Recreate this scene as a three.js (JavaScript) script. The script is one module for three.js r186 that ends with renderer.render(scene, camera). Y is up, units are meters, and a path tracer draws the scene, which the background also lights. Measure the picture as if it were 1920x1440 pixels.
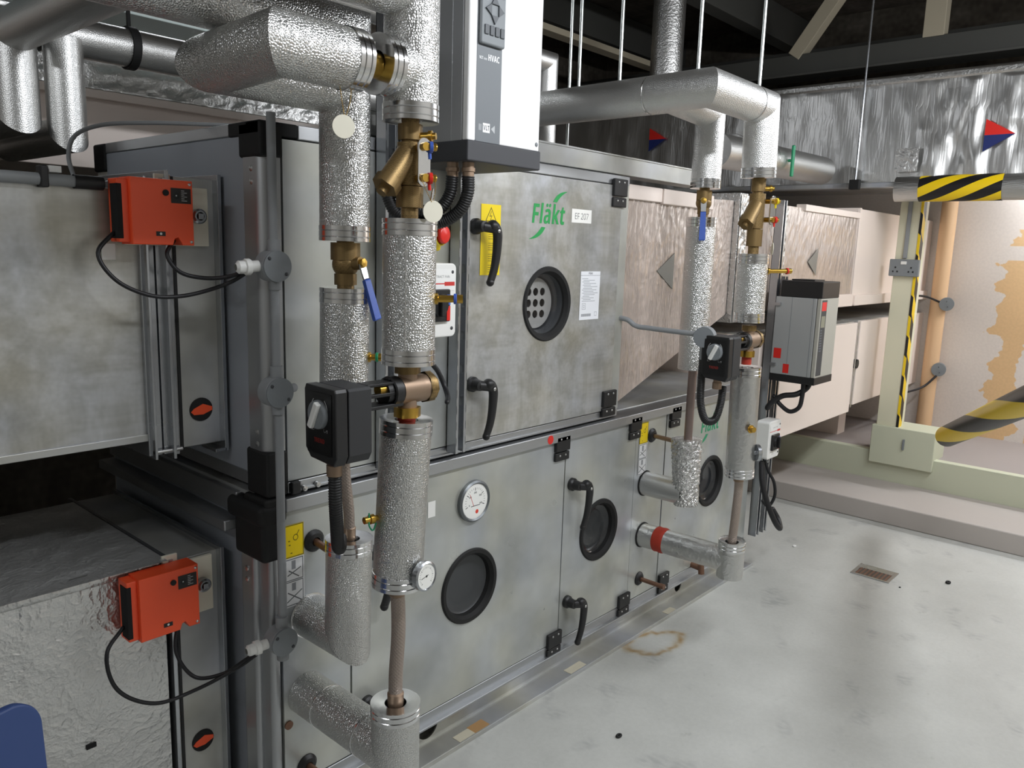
import * as THREE from 'three';
import { RoundedBoxGeometry } from 'three/addons/geometries/RoundedBoxGeometry.js';
import { mergeGeometries } from 'three/addons/utils/BufferGeometryUtils.js';
import { TextGeometry } from 'three/addons/geometries/TextGeometry.js';
import { FontLoader } from 'three/addons/loaders/FontLoader.js';
import { RectAreaLightUniformsLib } from 'three/addons/lights/RectAreaLightUniformsLib.js';
import { createNoise2D, createNoise3D } from 'simplex-noise';

// ---------------------------------------------------------------- camera, renderer, light
const scene = new THREE.Scene();
scene.background = new THREE.Color(0x050505);
const camera = new THREE.PerspectiveCamera(51.885, 4 / 3, 0.05, 60);
camera.position.set(-1.01, 1.6, 1.69);
camera.up.set(0.10634, 0.98498, -0.13606);
camera.lookAt(-1.01 + 0.73734, 1.6 - 0.16992, 1.69 - 0.65381);
const renderer = new THREE.WebGLRenderer();
renderer.toneMapping = THREE.LinearToneMapping;
renderer.toneMappingExposure = 1.0;
renderer.shadowMap.enabled = true;
RectAreaLightUniformsLib.init();
// ceiling battens of the plant room, plus an added one behind the unit: [x, y, z, length, along, power, label]
const BATTENS = [
  [0.75, 2.72, 1.75, 1.5, 'x', 72, 'fluorescent batten hung over the walkway near the twin insulated risers'],
  [3.1, 2.72, 1.75, 1.5, 'x', 72, 'fluorescent batten hung over the walkway near the floor drain'],
  [5.44, 2.3, 1.5, 1.5, 'z', 50, 'fluorescent batten between the high foil duct and the stained wall'],
  [-2.2, 2.72, 0.4, 1.5, 'z', 20, 'fluorescent batten hung left of the galvanised intake duct'],
  [1.1, 2.98, -1.9, 1.2, 'x', 15, 'added unseen fill batten behind the upper unit to light the rear ducts'],  // unseen lamp added to brighten the rear ducts
];

// ---------------------------------------------------------------- helpers
const V3 = (x, y, z) => new THREE.Vector3(x, y, z);
let seed = 7;
const rnd = () => { seed = (seed * 1664525 + 1013904223) >>> 0; return seed / 4294967296; };
const n2 = createNoise2D(rnd), n3 = createNoise3D(rnd);
const names = new Map();
function numbered(n) { const k = names.get(n) || 0; names.set(n, k + 1); return k ? `${n}_${String(k).padStart(3, '0')}` : n; }
const origin = new WeakMap();
function shade(m) { m.castShadow = true; m.receiveShadow = true; return m; }
function thing(name, label, category, pos = [0, 0, 0], group) {
  const g = new THREE.Group(); g.name = numbered(name); g.position.set(...pos); scene.add(g);
  g.userData = { label, category }; if (group) g.userData.group = group;
  origin.set(g, V3(...pos)); return g;
}
// geometry is written in world metres; obj() moves it into its parent's frame
function obj(name, geos, mat, parent, label) {
  let g = Array.isArray(geos) ? mergeG(geos) : geos;
  const o = parent ? origin.get(parent) : V3(0, 0, 0);
  g.translate(-o.x, -o.y, -o.z);
  const m = shade(new THREE.Mesh(g, mat)); m.name = parent ? name : numbered(name);
  (parent || scene).add(m); origin.set(m, o.clone());
  if (label) m.userData.label = label;
  return m;
}
function solo(name, geos, mat, label, category, group) {
  const m = obj(name, geos, mat); m.geometry.computeBoundingBox();
  const b = m.geometry.boundingBox, p = V3((b.min.x + b.max.x) / 2, b.min.y, (b.min.z + b.max.z) / 2);
  m.geometry.translate(-p.x, -p.y, -p.z); m.position.copy(p); origin.set(m, p);
  m.userData = { label, category }; if (group) m.userData.group = group; return m;
}
function struct(name, geos, mat, label) { const m = obj(name, geos, mat); m.userData.kind = 'structure'; if (label) m.userData.label = label; return m; }
function mergeG(list) {
  const a = list.map(g => { const q = g.index ? g.toNonIndexed() : g; for (const k of Object.keys(q.attributes)) if (!['position', 'normal', 'uv'].includes(k)) q.deleteAttribute(k); return q; });
  return a.length === 1 ? a[0] : mergeGeometries(a, false);
}
function boxUV(g) {
  if (g.index) g = g.toNonIndexed();
  const p = g.attributes.position, n = g.attributes.normal, uv = new Float32Array(p.count * 2);
  for (let i = 0; i < p.count; i += 3) {
    let ax = Math.abs(n.getX(i) + n.getX(i + 1) + n.getX(i + 2)), ay = Math.abs(n.getY(i) + n.getY(i + 1) + n.getY(i + 2)), az = Math.abs(n.getZ(i) + n.getZ(i + 1) + n.getZ(i + 2));
    for (let k = i; k < i + 3; k++) {
      const x = p.getX(k), y = p.getY(k), z = p.getZ(k);
      if (az >= ax && az >= ay) { uv[2 * k] = x; uv[2 * k + 1] = y; } else if (ax >= ay) { uv[2 * k] = z; uv[2 * k + 1] = y; } else { uv[2 * k] = x; uv[2 * k + 1] = z; }
    }
  }
  g.setAttribute('uv', new THREE.BufferAttribute(uv, 2)); return g;
}
function box(x0, x1, y0, y1, z0, z1, r = 0.002) {
  const w = x1 - x0, h = y1 - y0, d = z1 - z0; let g;
  r = Math.min(r, w * 0.45, h * 0.45, d * 0.45);
  g = r > 0.0004 ? new RoundedBoxGeometry(w, h, d, r > 0.006 ? 3 : 1, r) : new THREE.BoxGeometry(w, h, d);
  g.translate((x0 + x1) / 2, (y0 + y1) / 2, (z0 + z1) / 2); return boxUV(g);
}
function orient(g, from, dir) { g.applyQuaternion(new THREE.Quaternion().setFromUnitVectors(V3(0, 1, 0), dir.clone().normalize())); g.translate(from.x, from.y, from.z); return g; }
function rod(a, b, r, seg = 16, r2 = r) {
  const A = V3(...a), B = V3(...b), L = A.distanceTo(B);
  const g = new THREE.CylinderGeometry(r2, r, L, seg, 1); g.translate(0, L / 2, 0);
  return orient(g, A, B.clone().sub(A));
}
// lathe: profile [[r, h], ...] along direction dir from point a
function lathe(a, dir, prof, seg = 40, crease = true) {
  const pts = [];
  for (let i = 0; i < prof.length; i++) pts.push(new THREE.Vector2(Math.max(prof[i][0], 0.00001), prof[i][1]));
  if (!crease) { const g = new THREE.LatheGeometry(pts, seg); return orient(g, V3(...a), V3(...dir)); }
  const parts = [];
  for (let i = 0; i + 1 < pts.length; i++) {
    const g = new THREE.LatheGeometry([pts[i], pts[i + 1]], seg);
    const uv = g.attributes.uv, rr = Math.max(pts[i].x, pts[i + 1].x), l = pts[i].distanceTo(pts[i + 1]);
    for (let k = 0; k < uv.count; k++) uv.setXY(k, uv.getX(k) * 2 * Math.PI * rr, uv.getY(k) * l + prof[i][1]);
    parts.push(g.toNonIndexed());
  }
  return orient(mergeG(parts), V3(...a), V3(...dir));
}
// mitred pipe along a polyline
function pipe(points, r, seg = 40) {
  const P = points.map(p => V3(...p)), n = P.length, pos = [], nor = [], uv = [];
  let up = null, acc = 0; const D = [];
  for (let i = 0; i + 1 < n; i++) D.push(P[i + 1].clone().sub(P[i]).normalize());
  for (let i = 0; i + 1 < n; i++) {
    const d = D[i];
    if (!up) up = Math.abs(d.y) > 0.9 ? V3(1, 0, 0) : V3(0, 1, 0);
    const u = up.clone().sub(d.clone().multiplyScalar(up.dot(d)));
    if (u.length() < 0.2) u.copy(Math.abs(d.x) > 0.7 ? V3(0, 0, 1) : V3(1, 0, 0));
    u.normalize(); const w = d.clone().cross(u);
    const m0 = i > 0 ? D[i - 1].clone().add(d).normalize() : d, m1 = i + 2 < n ? d.clone().add(D[i + 1]).normalize() : d;
    const L = P[i].distanceTo(P[i + 1]), ring = [[], []];
    for (let k = 0; k <= seg; k++) {
      const t = k / seg * Math.PI * 2, c = u.clone().multiplyScalar(Math.cos(t)).add(w.clone().multiplyScalar(Math.sin(t)));
      for (const [e, pt, m] of [[0, P[i], m0], [1, P[i + 1], m1]]) {
        const q = pt.clone().add(c.clone().multiplyScalar(r));
        const s = pt.clone().sub(q).dot(m) / d.dot(m); q.add(d.clone().multiplyScalar(s));
        ring[e].push([q, c, t * r, acc + q.clone().sub(P[i]).dot(d)]);
      }
    }
    for (let k = 0; k < seg; k++) for (const [e, j] of [[0, k], [0, k + 1], [1, k + 1], [0, k], [1, k + 1], [1, k]]) {
      const [q, c, a, b] = ring[e][j]; pos.push(q.x, q.y, q.z); nor.push(c.x, c.y, c.z); uv.push(a, b);
    }
    acc += L; up = u;
  }
  const g = new THREE.BufferGeometry();
  g.setAttribute('position', new THREE.Float32BufferAttribute(pos, 3)); g.setAttribute('normal', new THREE.Float32BufferAttribute(nor, 3)); g.setAttribute('uv', new THREE.Float32BufferAttribute(uv, 2));
  return g;
}
function cable(pts, r, seg = 60, rad = 10) {
  const c = new THREE.CatmullRomCurve3(pts.map(p => V3(...p))), L = c.getLength();
  const g = new THREE.TubeGeometry(c, seg, r, rad), uv = g.attributes.uv;
  for (let i = 0; i < uv.count; i++) uv.setXY(i, uv.getY(i) * 2 * Math.PI * r, uv.getX(i) * L);
  const ends = [0, 1].map(t => { const s = new THREE.SphereGeometry(r, 8, 6); const p = c.getPoint(t); s.translate(p.x, p.y, p.z); return s; });
  return mergeG([g, ...ends]);
}
// corrugated conduit: a swept tube whose radius ripples along its length
function ribbed(pts, r, pitch = 0.006, amp = 0.0011) {
  const c = new THREE.CatmullRomCurve3(pts.map(p => V3(...p))), L = c.getLength(), seg = Math.round(L / pitch * 4);
  const g = new THREE.TubeGeometry(c, seg, r, 14), p = g.attributes.position;
  for (let i = 0; i <= seg; i++) { const q = c.getPointAt(i / seg), k = 1 + amp / r * Math.sin(i * Math.PI / 2); for (let j = 0; j <= 14; j++) { const id = i * 15 + j; p.setXYZ(id, q.x + (p.getX(id) - q.x) * k, q.y + (p.getY(id) - q.y) * k, q.z + (p.getZ(id) - q.z) * k); } }
  g.computeVertexNormals(); return g;
}
function extr(shape, depth, bevel = 0, seg = 16) {
  const g = new THREE.ExtrudeGeometry(shape, { depth, bevelEnabled: bevel > 0, bevelSize: bevel, bevelThickness: bevel, bevelSegments: 2, curveSegments: seg });
  return g;
}
const poly = pts => { const s = new THREE.Shape(); pts.forEach(([x, y], i) => i ? s.lineTo(x, y) : s.moveTo(x, y)); s.closePath(); return s; };
function rrect(x0, x1, y0, y1, r) {
  const s = new THREE.Shape(); s.moveTo(x0 + r, y0); s.lineTo(x1 - r, y0); s.absarc(x1 - r, y0 + r, r, -Math.PI / 2, 0); s.lineTo(x1, y1 - r); s.absarc(x1 - r, y1 - r, r, 0, Math.PI / 2);
  s.lineTo(x0 + r, y1); s.absarc(x0 + r, y1 - r, r, Math.PI / 2, Math.PI); s.lineTo(x0, y0 + r); s.absarc(x0 + r, y0 + r, r, Math.PI, Math.PI * 1.5); return s;
}
// a face with round holes, thickness between z0 and z1
function facePanel(x0, x1, y0, y1, z0, z1, holes = []) {
  const s = poly([[x0, y0], [x1, y0], [x1, y1], [x0, y1]]);
  for (const [hx, hy, hr] of holes) { const h = new THREE.Path(); h.absarc(hx, hy, hr, 0, Math.PI * 2, true); s.holes.push(h); }
  const g = extr(s, z1 - z0, 0, 32); g.translate(0, 0, z0); return boxUV(g);
}
// thin printed sheet in the plane z (facing +z) or x (facing -x)
function sheet(x0, x1, y0, y1, z, t = 0.0008) {
  const f = new THREE.PlaneGeometry(x1 - x0, y1 - y0); f.translate((x0 + x1) / 2, (y0 + y1) / 2, z + t); return f;
}
function sheetX(z0, z1, y0, y1, x, t = 0.0008) { // faces -x; left edge of the print is at z0
  const f = new THREE.PlaneGeometry(z1 - z0, y1 - y0); f.rotateY(-Math.PI / 2); f.translate(x - t, (y0 + y1) / 2, (z0 + z1) / 2); return f;
}
// crumpled sheet: grid between two axes, displaced along the normal
function crumple(map, nu, nv, W, H, amp, scale, sx = 1, sy = 1, off = 0) {
  const g = new THREE.PlaneGeometry(1, 1, nu, nv), p = g.attributes.position, uv = g.attributes.uv;
  for (let i = 0; i < p.count; i++) {
    const a = uv.getX(i), b = uv.getY(i), u = a * W, v = b * H;
    const rid = (x, y) => 1 - Math.abs(n2(x, y));
    let h = rid(u * scale * sx + off, v * scale * sy) * 0.6 + rid(u * scale * 2.3 * sx, v * scale * 2.1 * sy + off) * 0.3 + n2(u * scale * 5 * sx, v * scale * 5 * sy) * 0.12;
    const edge = Math.min(1, a * nu / 2, (1 - a) * nu / 2, b * nv / 2, (1 - b) * nv / 2);
    const q = map(u, v, (h - 0.5) * amp * edge); p.setXYZ(i, q[0], q[1], q[2]); uv.setXY(i, u, v);
  }
  g.computeVertexNormals(); return g;
}

// ---------------------------------------------------------------- textures
function tex(size, fn, rep = 1, srgb = false, h = size) {
  const d = new Uint8Array(size * h * 4);
  for (let y = 0; y < h; y++) for (let x = 0; x < size; x++) { const c = fn(x / size, y / h, x, y); const i = (y * size + x) * 4; d[i] = c[0]; d[i + 1] = c[1]; d[i + 2] = c[2]; d[i + 3] = 255; }
  const t = new THREE.DataTexture(d, size, h); t.wrapS = t.wrapT = THREE.RepeatWrapping; t.magFilter = THREE.LinearFilter; t.minFilter = THREE.LinearMipmapLinearFilter; t.generateMipmaps = true;
  if (srgb) t.colorSpace = THREE.SRGBColorSpace; t.repeat.set(rep, rep); t.needsUpdate = true; return t;
}
// noise that tiles over the unit square
const tau = Math.PI * 2;
const n4 = (u, v, f, o = 0) => { const r = f / tau; return (n3(Math.cos(u * tau) * r + o, Math.sin(u * tau) * r, Math.cos(v * tau) * r + o * 1.7) + n3(Math.sin(u * tau) * r - o, Math.sin(v * tau) * r, Math.cos(v * tau) * r + 3.1)) * 0.5; };
const clamp = x => Math.max(0, Math.min(255, x));
const grey = v => { v = clamp(v); return [v, v, v]; };
// stucco-embossed aluminium: cells from jittered points on a torus
function cells(N, px) {
  const pts = []; for (let j = 0; j < N; j++) for (let i = 0; i < N; i++) pts.push([(i + rnd()) / N, (j + rnd()) / N]);
  return (u, v) => { let a = 9, b = 9; const ci = Math.floor(u * N), cj = Math.floor(v * N); for (let dj = -1; dj <= 1; dj++) for (let di = -1; di <= 1; di++) { const ii = (ci + di + N) % N, jj = (cj + dj + N) % N; let [x, y] = pts[jj * N + ii]; let dx = Math.abs(u - x), dy = Math.abs(v - y); dx = Math.min(dx, 1 - dx); dy = Math.min(dy, 1 - dy); const d = Math.hypot(dx, dy) * N; if (d < a) { b = a; a = d; } else if (d < b) b = d; } return [a, b]; };
}
const cell = cells(22);
const tHammer = tex(512, (u, v) => { const [a, b] = cell(u, v); return grey(Math.min(1, (b - a) * 1.6) * 200 + n4(u, v, 30) * 40); }, 1 / 0.12);
const tGalv = tex(1024, (u, v) => {
  const a = n4(u, v, 5, 1) * 0.6 + n4(u, v, 11, 4) * 0.3 + n4(u, v, 26, 8) * 0.16, b = n4(u, v, 7, 13), s = n4(u, v, 60, 2) * 0.4;
  const L = 186 + a * 34 + s * 4; return [clamp(L + b * 6), clamp(L + 1 + b * 3), clamp(L - 1 - b * 8)];
}, 1 / 1.6, true);
const tMottle = tex(1024, (u, v) => { const a = n4(u, v, 9, 21) * 0.5 + n4(u, v, 22, 24) * 0.35 + n4(u, v, 48, 28) * 0.2, b = n4(u, v, 6, 33), m = Math.tanh(a * 2.6); const L = 178 + m * 17 + n4(u, v, 90, 2) * 6; return [clamp(L + 1 + b * 5 - m * 1), clamp(L + 1 + b * 2), clamp(L - 3 - b * 6 + m * 3)]; }, 1 / 1.1, true);
const tGalvR = tex(512, (u, v) => grey(165 + n4(u, v, 5, 3) * 34 + n4(u, v, 14, 5) * 14), 1 / 1.1);
const tFoil = tex(512, (u, v) => { const r = 1 - Math.abs(n4(u, v, 14, 2)), q = 1 - Math.abs(n4(u, v, 31, 6)), s = 1 - Math.abs(n4(u, v, 66, 9)); return grey(r * r * 110 + q * 80 + s * 50); }, 1 / 0.5);
const tStreak = tex(512, (u, v) => { const st = n3(Math.cos(u * tau) * 5, Math.sin(u * tau) * 5, Math.sin(v * tau) * 0.7 + n4(u, v, 5, 3) * 0.5), q = 1 - Math.abs(st), r = 1 - Math.abs(n4(u, v, 12, 6)); return grey(q * q * q * 150 + r * r * 70); }, 1 / 0.8);
const tFilm = tex(512, (u, v) => { const r = 1 - Math.abs(n4(u, v * 0.0 + v, 12, 2)), st = n3(Math.cos(u * tau) * 14, Math.sin(u * tau) * 14, v * 3), q = 1 - Math.abs(st); return grey(r * 90 + q * q * 130); }, 1 / 0.6);
const tBoard = tex(512, (u, v) => { const st = n3(Math.cos(u * tau) * 26, Math.sin(u * tau) * 26, Math.sin(v * tau) * 1.2), a = n4(u, v, 6, 2); const k = 1 + a * 0.06 + n4(u, v, 24, 9) * 0.03; return [clamp(190 * k), clamp(175 * k), clamp(165 * k)]; }, 1 / 0.7, true);
const tFloor = tex(2048, (u, v) => { // 8 m square, u -> x from -2, v -> z from -3.2
  const x = u * 8 - 2, z = v * 8 - 3.2;
  const a = n2(x * 0.9, z * 0.9) * 0.5 + n2(x * 2.3 + 7, z * 2.3) * 0.3 + n2(x * 6, z * 6 + 3) * 0.16, g = n2(x * 34, z * 34) * 0.5 + n2(x * 90, z * 90) * 0.5;
  let L = 186 + a * 15 + g * 4, R = L, G = L + 1, B = L - 4;
  // scuffs and grime
  const sc = Math.max(0, n2(x * 3.1 + 40, z * 4.7) - 0.55) * 60 * (0.5 + 0.5 * n2(x * 40, z * 18)); R -= sc; G -= sc; B -= sc * 0.9;
  const dirt = Math.max(0, n2(x * 9 + 9, z * 11) - 0.84) * 130 * (0.5 + 0.5 * n2(x * 60, z * 60)); R -= dirt; G -= dirt; B -= dirt;
  // dried water ring beside the plinth
  const dx = (x - 1.69) * 0.82 + (z - 0.13) * 0.35, dz = (z - 0.13) * 0.9 - (x - 1.69) * 0.3, rr = Math.hypot(dx / 0.125, dz / 0.072), an = Math.atan2(dz, dx);
  const w = 1 + 0.16 * n2(Math.cos(an) * 1.3 + 5, Math.sin(an) * 1.3), e = 0.8 * Math.exp(-(((rr - w) / 0.14) ** 2)) * (0.55 + 0.35 * n2(x * 22, z * 22)) + Math.exp(-(((rr - w * 0.9) / 0.2) ** 2)) * 0.12;
  if (rr < 2) { R -= e * 38; G -= e * 74; B -= e * 118; }
  return [clamp(R), clamp(G), clamp(B)];
}, 1, true);
tFloor.repeat.set(1, 1);
const tWall = tex(1024, (u, v) => { // 5 m square of plastered wall, u -> z from -2.6, v -> y from 0
  const z = u * 5 - 2.6, y = v * 5; let k = 1 + n2(z * 1.3, y * 1.3) * 0.03 + n2(z * 40, y * 40) * 0.015; let c = [222 * k, 213 * k, 205 * k];
  const wob = n2(z * 5, y * 5) * 0.06 + n2(z * 17, y * 17) * 0.02, tan = [222, 186, 140];
  const zc = 0.57 + (y < 0.95 ? (y - 0.95) * 0.08 : 0), half = y > 1.62 ? 0 : y > 1.05 ? 0.16 - Math.abs(y - 1.3) * 0.08 : y > 0.45 ? 0.075 : 0.13;
  let m = 0; if (half > 0 && Math.abs(z - zc - (y > 1.05 ? 0.05 : 0)) < half + wob) m = 1;
  if (y > 1.72 && y < 1.84 && z + wob > 0.52 && z < 0.95) m = 1; if (y > 1.18 && y < 1.62 && z + wob > 0.72) m = 1;
  if (y < 0.56 + wob && z > 0.75 && y > 0.3) m = 1;
  if (m) c = [tan[0] * k, tan[1] * k, tan[2] * k];
  return [clamp(c[0]), clamp(c[1]), clamp(c[2])];
}, 1, true);
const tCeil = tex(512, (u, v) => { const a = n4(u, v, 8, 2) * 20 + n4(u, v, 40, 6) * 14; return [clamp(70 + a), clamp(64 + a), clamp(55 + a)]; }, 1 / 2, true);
const tBrass = tex(256, (u, v) => { const a = n4(u, v, 8, 3), b = n4(u, v, 30, 7); const k = 1 + a * 0.28 + b * 0.12; return [clamp(136 * k), clamp(113 * k), clamp(74 * k)]; }, 1 / 0.1, true);
const tBraid = tex(256, (u, v) => { const a = Math.sin((u * 14 + v * 14) * tau), b = Math.sin((u * 14 - v * 14) * tau); return grey(120 + Math.max(a, b) * 110); }, 1 / 0.12);
const tHaz = tex(256, (u, v) => { const s = ((u + v) * 2) % 1; return s < 0.5 ? [236, 200, 22] : [26, 24, 24]; }, 1, true);
function canvas(w, h, draw) {
  const c = document.createElement('canvas'); c.width = w; c.height = h; const x = c.getContext('2d'); draw(x, w, h);
  const t = new THREE.CanvasTexture(c); t.colorSpace = THREE.SRGBColorSpace; return t;
}

// ---------------------------------------------------------------- materials
const S = (o) => new THREE.MeshStandardMaterial(o);
const M = {};
M.clad = S({ color: 0xd6d6d4, metalness: 1, roughness: 0.3, bumpMap: tHammer, bumpScale: 0.0012 });
M.clad2 = S({ color: 0xd2d2d0, metalness: 1, roughness: 0.4, bumpMap: tHammer, bumpScale: 0.0003 });
M.cladR = S({ color: 0xe2e2e0, metalness: 1, roughness: 0.44, bumpMap: tHammer, bumpScale: 0.0007 });
M.band = S({ color: 0xdedede, metalness: 1, roughness: 0.16 });
M.galv = S({ map: tGalv, metalness: 0.5, roughness: 0.6, roughnessMap: tGalvR });
M.galvL = S({ map: tGalv, color: 0xf6f8f6, metalness: 0.4, roughness: 0.5, roughnessMap: tGalvR });
M.galvM = S({ map: tMottle, metalness: 0.5, roughness: 0.55, roughnessMap: tGalvR });
M.zinc = S({ color: 0xb9bcc0, metalness: 0.9, roughness: 0.38, roughnessMap: tGalvR });
M.alu = S({ color: 0xb4b6b8, metalness: 0.9, roughness: 0.4 });
M.gasket = S({ color: 0x141414, roughness: 0.85 });
M.black = S({ color: 0x1a1a1b, roughness: 0.45 });
M.blackMatt = S({ color: 0x131313, roughness: 0.7 });
M.cableM = S({ color: 0x18181b, roughness: 0.5 });
M.orange = S({ color: 0xfa5a30, roughness: 0.42 });
M.red = S({ color: 0xd92a22, roughness: 0.35 });
M.yellow = S({ color: 0xe0c81c, roughness: 0.4 });
M.blue = S({ color: 0x3f5fb4, roughness: 0.35 });
M.green = S({ color: 0x1f8f62, roughness: 0.4 });
M.greenInk = S({ color: 0x1f9a4c, roughness: 0.5 });
M.brass = S({ map: tBrass, metalness: 0.7, roughness: 0.46 });
M.bronze = S({ color: 0x9a8470, metalness: 0.7, roughness: 0.46 });
M.brassY = S({ color: 0xc9a24a, metalness: 0.95, roughness: 0.28 });
M.copper = S({ color: 0x80604e, metalness: 0.6, roughness: 0.42 });
M.braid = S({ color: 0xa79a90, metalness: 0.7, roughness: 0.48, bumpMap: tBraid, bumpScale: 0.001 });
M.white = S({ color: 0xe8e8e4, roughness: 0.45 });
M.whiteDrive = S({ color: 0xf1f1f0, roughness: 0.4 });
M.ivory = S({ color: 0xe6e2d0, roughness: 0.5 });
M.pvc = S({ color: 0x8f9294, roughness: 0.55 });
M.grey = S({ color: 0x7d8285, roughness: 0.5 });
M.darkGrey = S({ color: 0x3d3f42, roughness: 0.5 });
M.drive2 = S({ color: 0xb3b6b6, metalness: 0.35, roughness: 0.45 });
M.foil = S({ color: 0xd8d8d6, metalness: 0.9, roughness: 0.36, bumpMap: tFoil, bumpScale: 0.0036 });
M.foilS = S({ color: 0xd8d8d6, metalness: 0.95, roughness: 0.33, bumpMap: tStreak, bumpScale: 0.0008 });
M.foilFlat = S({ color: 0xcfcfcd, metalness: 1, roughness: 0.36, bumpMap: tFoil, bumpScale: 0.0022 });
M.film = new THREE.MeshPhysicalMaterial({ map: tBoard, metalness: 0.1, roughness: 0.5, clearcoat: 1, clearcoatRoughness: 0.1, bumpMap: tFilm, bumpScale: 0.008 });
M.cream = new THREE.MeshPhysicalMaterial({ color: 0xeee0d6, roughness: 0.5, clearcoat: 0.35, clearcoatRoughness: 0.3 });
M.creamP = S({ color: 0xd9d6bd, roughness: 0.5 });
M.ceil = S({ map: tCeil, roughness: 0.95 });
M.steelDark = S({ color: 0x4d4d49, metalness: 0.4, roughness: 0.65 });
M.steelCream = S({ color: 0xa39a86, roughness: 0.7 });
M.floor = S({ map: tFloor, roughness: 0.5 });
M.kerb = S({ color: 0xb3aca6, roughness: 0.8 });
M.plinth = S({ color: 0xc6c9b2, roughness: 0.6 });
M.slab = S({ color: 0x9d9591, roughness: 0.75 });
M.wall = S({ map: tWall, roughness: 0.8 });
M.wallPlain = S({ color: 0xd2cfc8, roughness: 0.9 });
M.wallVoidShade = S({ map: tCeil, roughness: 0.95 });  // dark colour stands in for the shade of the unlit void
M.haz = S({ map: tHaz, roughness: 0.4 });
M.glass = new THREE.MeshPhysicalMaterial({ color: 0xffffff, transmission: 1, thickness: 0, roughness: 0.03, ior: 1.45 });
M.portGlass = S({ color: 0x2a2c2e, roughness: 0.12 });
M.portFace = S({ color: 0x3c3e40, roughness: 0.38 });
M.plasticBlue = S({ color: 0x31487c, roughness: 0.45 });
M.tapeRed = S({ color: 0xa8321f, roughness: 0.6 });
M.screw = S({ color: 0xc9c9c7, metalness: 1, roughness: 0.3 });
M.stick = {};
const print = (t, rough = 0.5) => S({ map: t, roughness: rough });

// ---------------------------------------------------------------- room shell
{
  const fl = box(-3.6, 5.9, -0.2, 0, -3.0, 4.2, 0), p = fl.attributes.position, uv = fl.attributes.uv;
  for (let i = 0; i < p.count; i++) uv.setXY(i, (p.getX(i) + 2) / 8, (p.getZ(i) + 3.2) / 8);
  struct('floor', fl, M.floor);
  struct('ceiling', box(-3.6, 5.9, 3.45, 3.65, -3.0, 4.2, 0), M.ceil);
  struct('wall_back', box(-3.6, 5.9, 0, 3.45, -3.2, -3.0, 0), M.wallVoidShade);  // wall coloured dark to give the shade of an unlit void
  struct('void_shade_4', box(5.5, 5.7, 2.72, 3.45, -3.0, 4.2, 0.004), M.wallVoidShade, 'added dark box standing in for the unlit ceiling void above the stained wall');  // dark box added where the ceiling void lies unlit
  struct('wall_front', box(-3.6, 5.9, 0, 3.45, 4.2, 4.4, 0), M.wallPlain);
  struct('wall_left', box(-3.8, -3.6, 0, 3.45, -3.2, 4.4, 0), M.wallPlain);
  const wr = box(5.7, 5.9, 0, 3.45, -3.0, 4.2, 0), q = wr.attributes.position, w = wr.attributes.uv;
  for (let i = 0; i < q.count; i++) w.setXY(i, (q.getZ(i) + 2.6) / 5, q.getY(i) / 5);
  struct('wall_right', wr, M.wall);
  // kerb, painted upstand and raised slab in front of the stained wall
  struct('trim_1', box(4.0, 4.57, 0, 0.12, -3.0, 4.2, 0.008), M.kerb, 'low concrete kerb across the floor');
  struct('trim_2', box(4.57, 4.64, 0, 0.315, -3.0, 4.2, 0.004), M.plinth, 'pale green painted upstand');
  struct('trim_3', box(4.64, 5.7, 0, 0.305, -3.0, 4.2, 0.0), M.slab, 'raised slab behind the upstand');
}
// lamps
for (const [x, y, z, L, along, pw, label] of BATTENS) {
  const t = thing('fluorescent_batten', label, 'light fitting', [x, y, z]);
  const h = L / 2, bx = (a, b, c, d, w) => along === 'x' ? box(x - a, x + a, y + c, y + d, z - w, z + w, 0.006) : box(x - w, x + w, y + c, y + d, z - a, z + a, 0.006);
  obj('housing', bx(h, 0, 0.03, 0.09, 0.05), M.white, t);
  obj('end_holder', [-1, 1].map(s => along === 'x' ? box(x + s * h - 0.012, x + s * h + 0.012, y - 0.02, y + 0.035, z - 0.03, z + 0.03) : box(x - 0.03, x + 0.03, y - 0.02, y + 0.035, z + s * h - 0.012, z + s * h + 0.012)), M.white, t);
  obj('tube', along === 'x' ? rod([x - h, y, z], [x + h, y, z], 0.018) : rod([x, y, z - h], [x, y, z + h], 0.018), S({ color: 0xffffff, emissive: 0xf7faff, emissiveIntensity: 4 }), t);
  for (const s of [-1, 1]) { // a bare tube shines sideways as well as down: one strip for each flank
    const l = new THREE.RectAreaLight(0xf7faff, pw, L, 0.1); l.castShadow = true; l.position.set(0, -0.03, 0);
    const d = along === 'x' ? V3(0, -0.62, 0.78 * s) : V3(0.78 * s, -0.62, 0); l.position.addScaledVector(d, 0.02);
    const zA = d.clone().negate(), xA = along === 'x' ? V3(1, 0, 0) : V3(0, 0, 1), yA = zA.clone().cross(xA).normalize();
    l.quaternion.setFromRotationMatrix(new THREE.Matrix4().makeBasis(xA, yA, zA)); t.add(l);
  }
  const rodsTop = 3.45; obj('hanger', [-0.6, 0.6].map(s => along === 'x' ? rod([x + s * h, y + 0.09, z], [x + s * h, rodsTop, z], 0.004, 8) : rod([x, y + 0.09, z + s * h], [x, rodsTop, z + s * h], 0.004, 8)), M.zinc, t);
}

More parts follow.
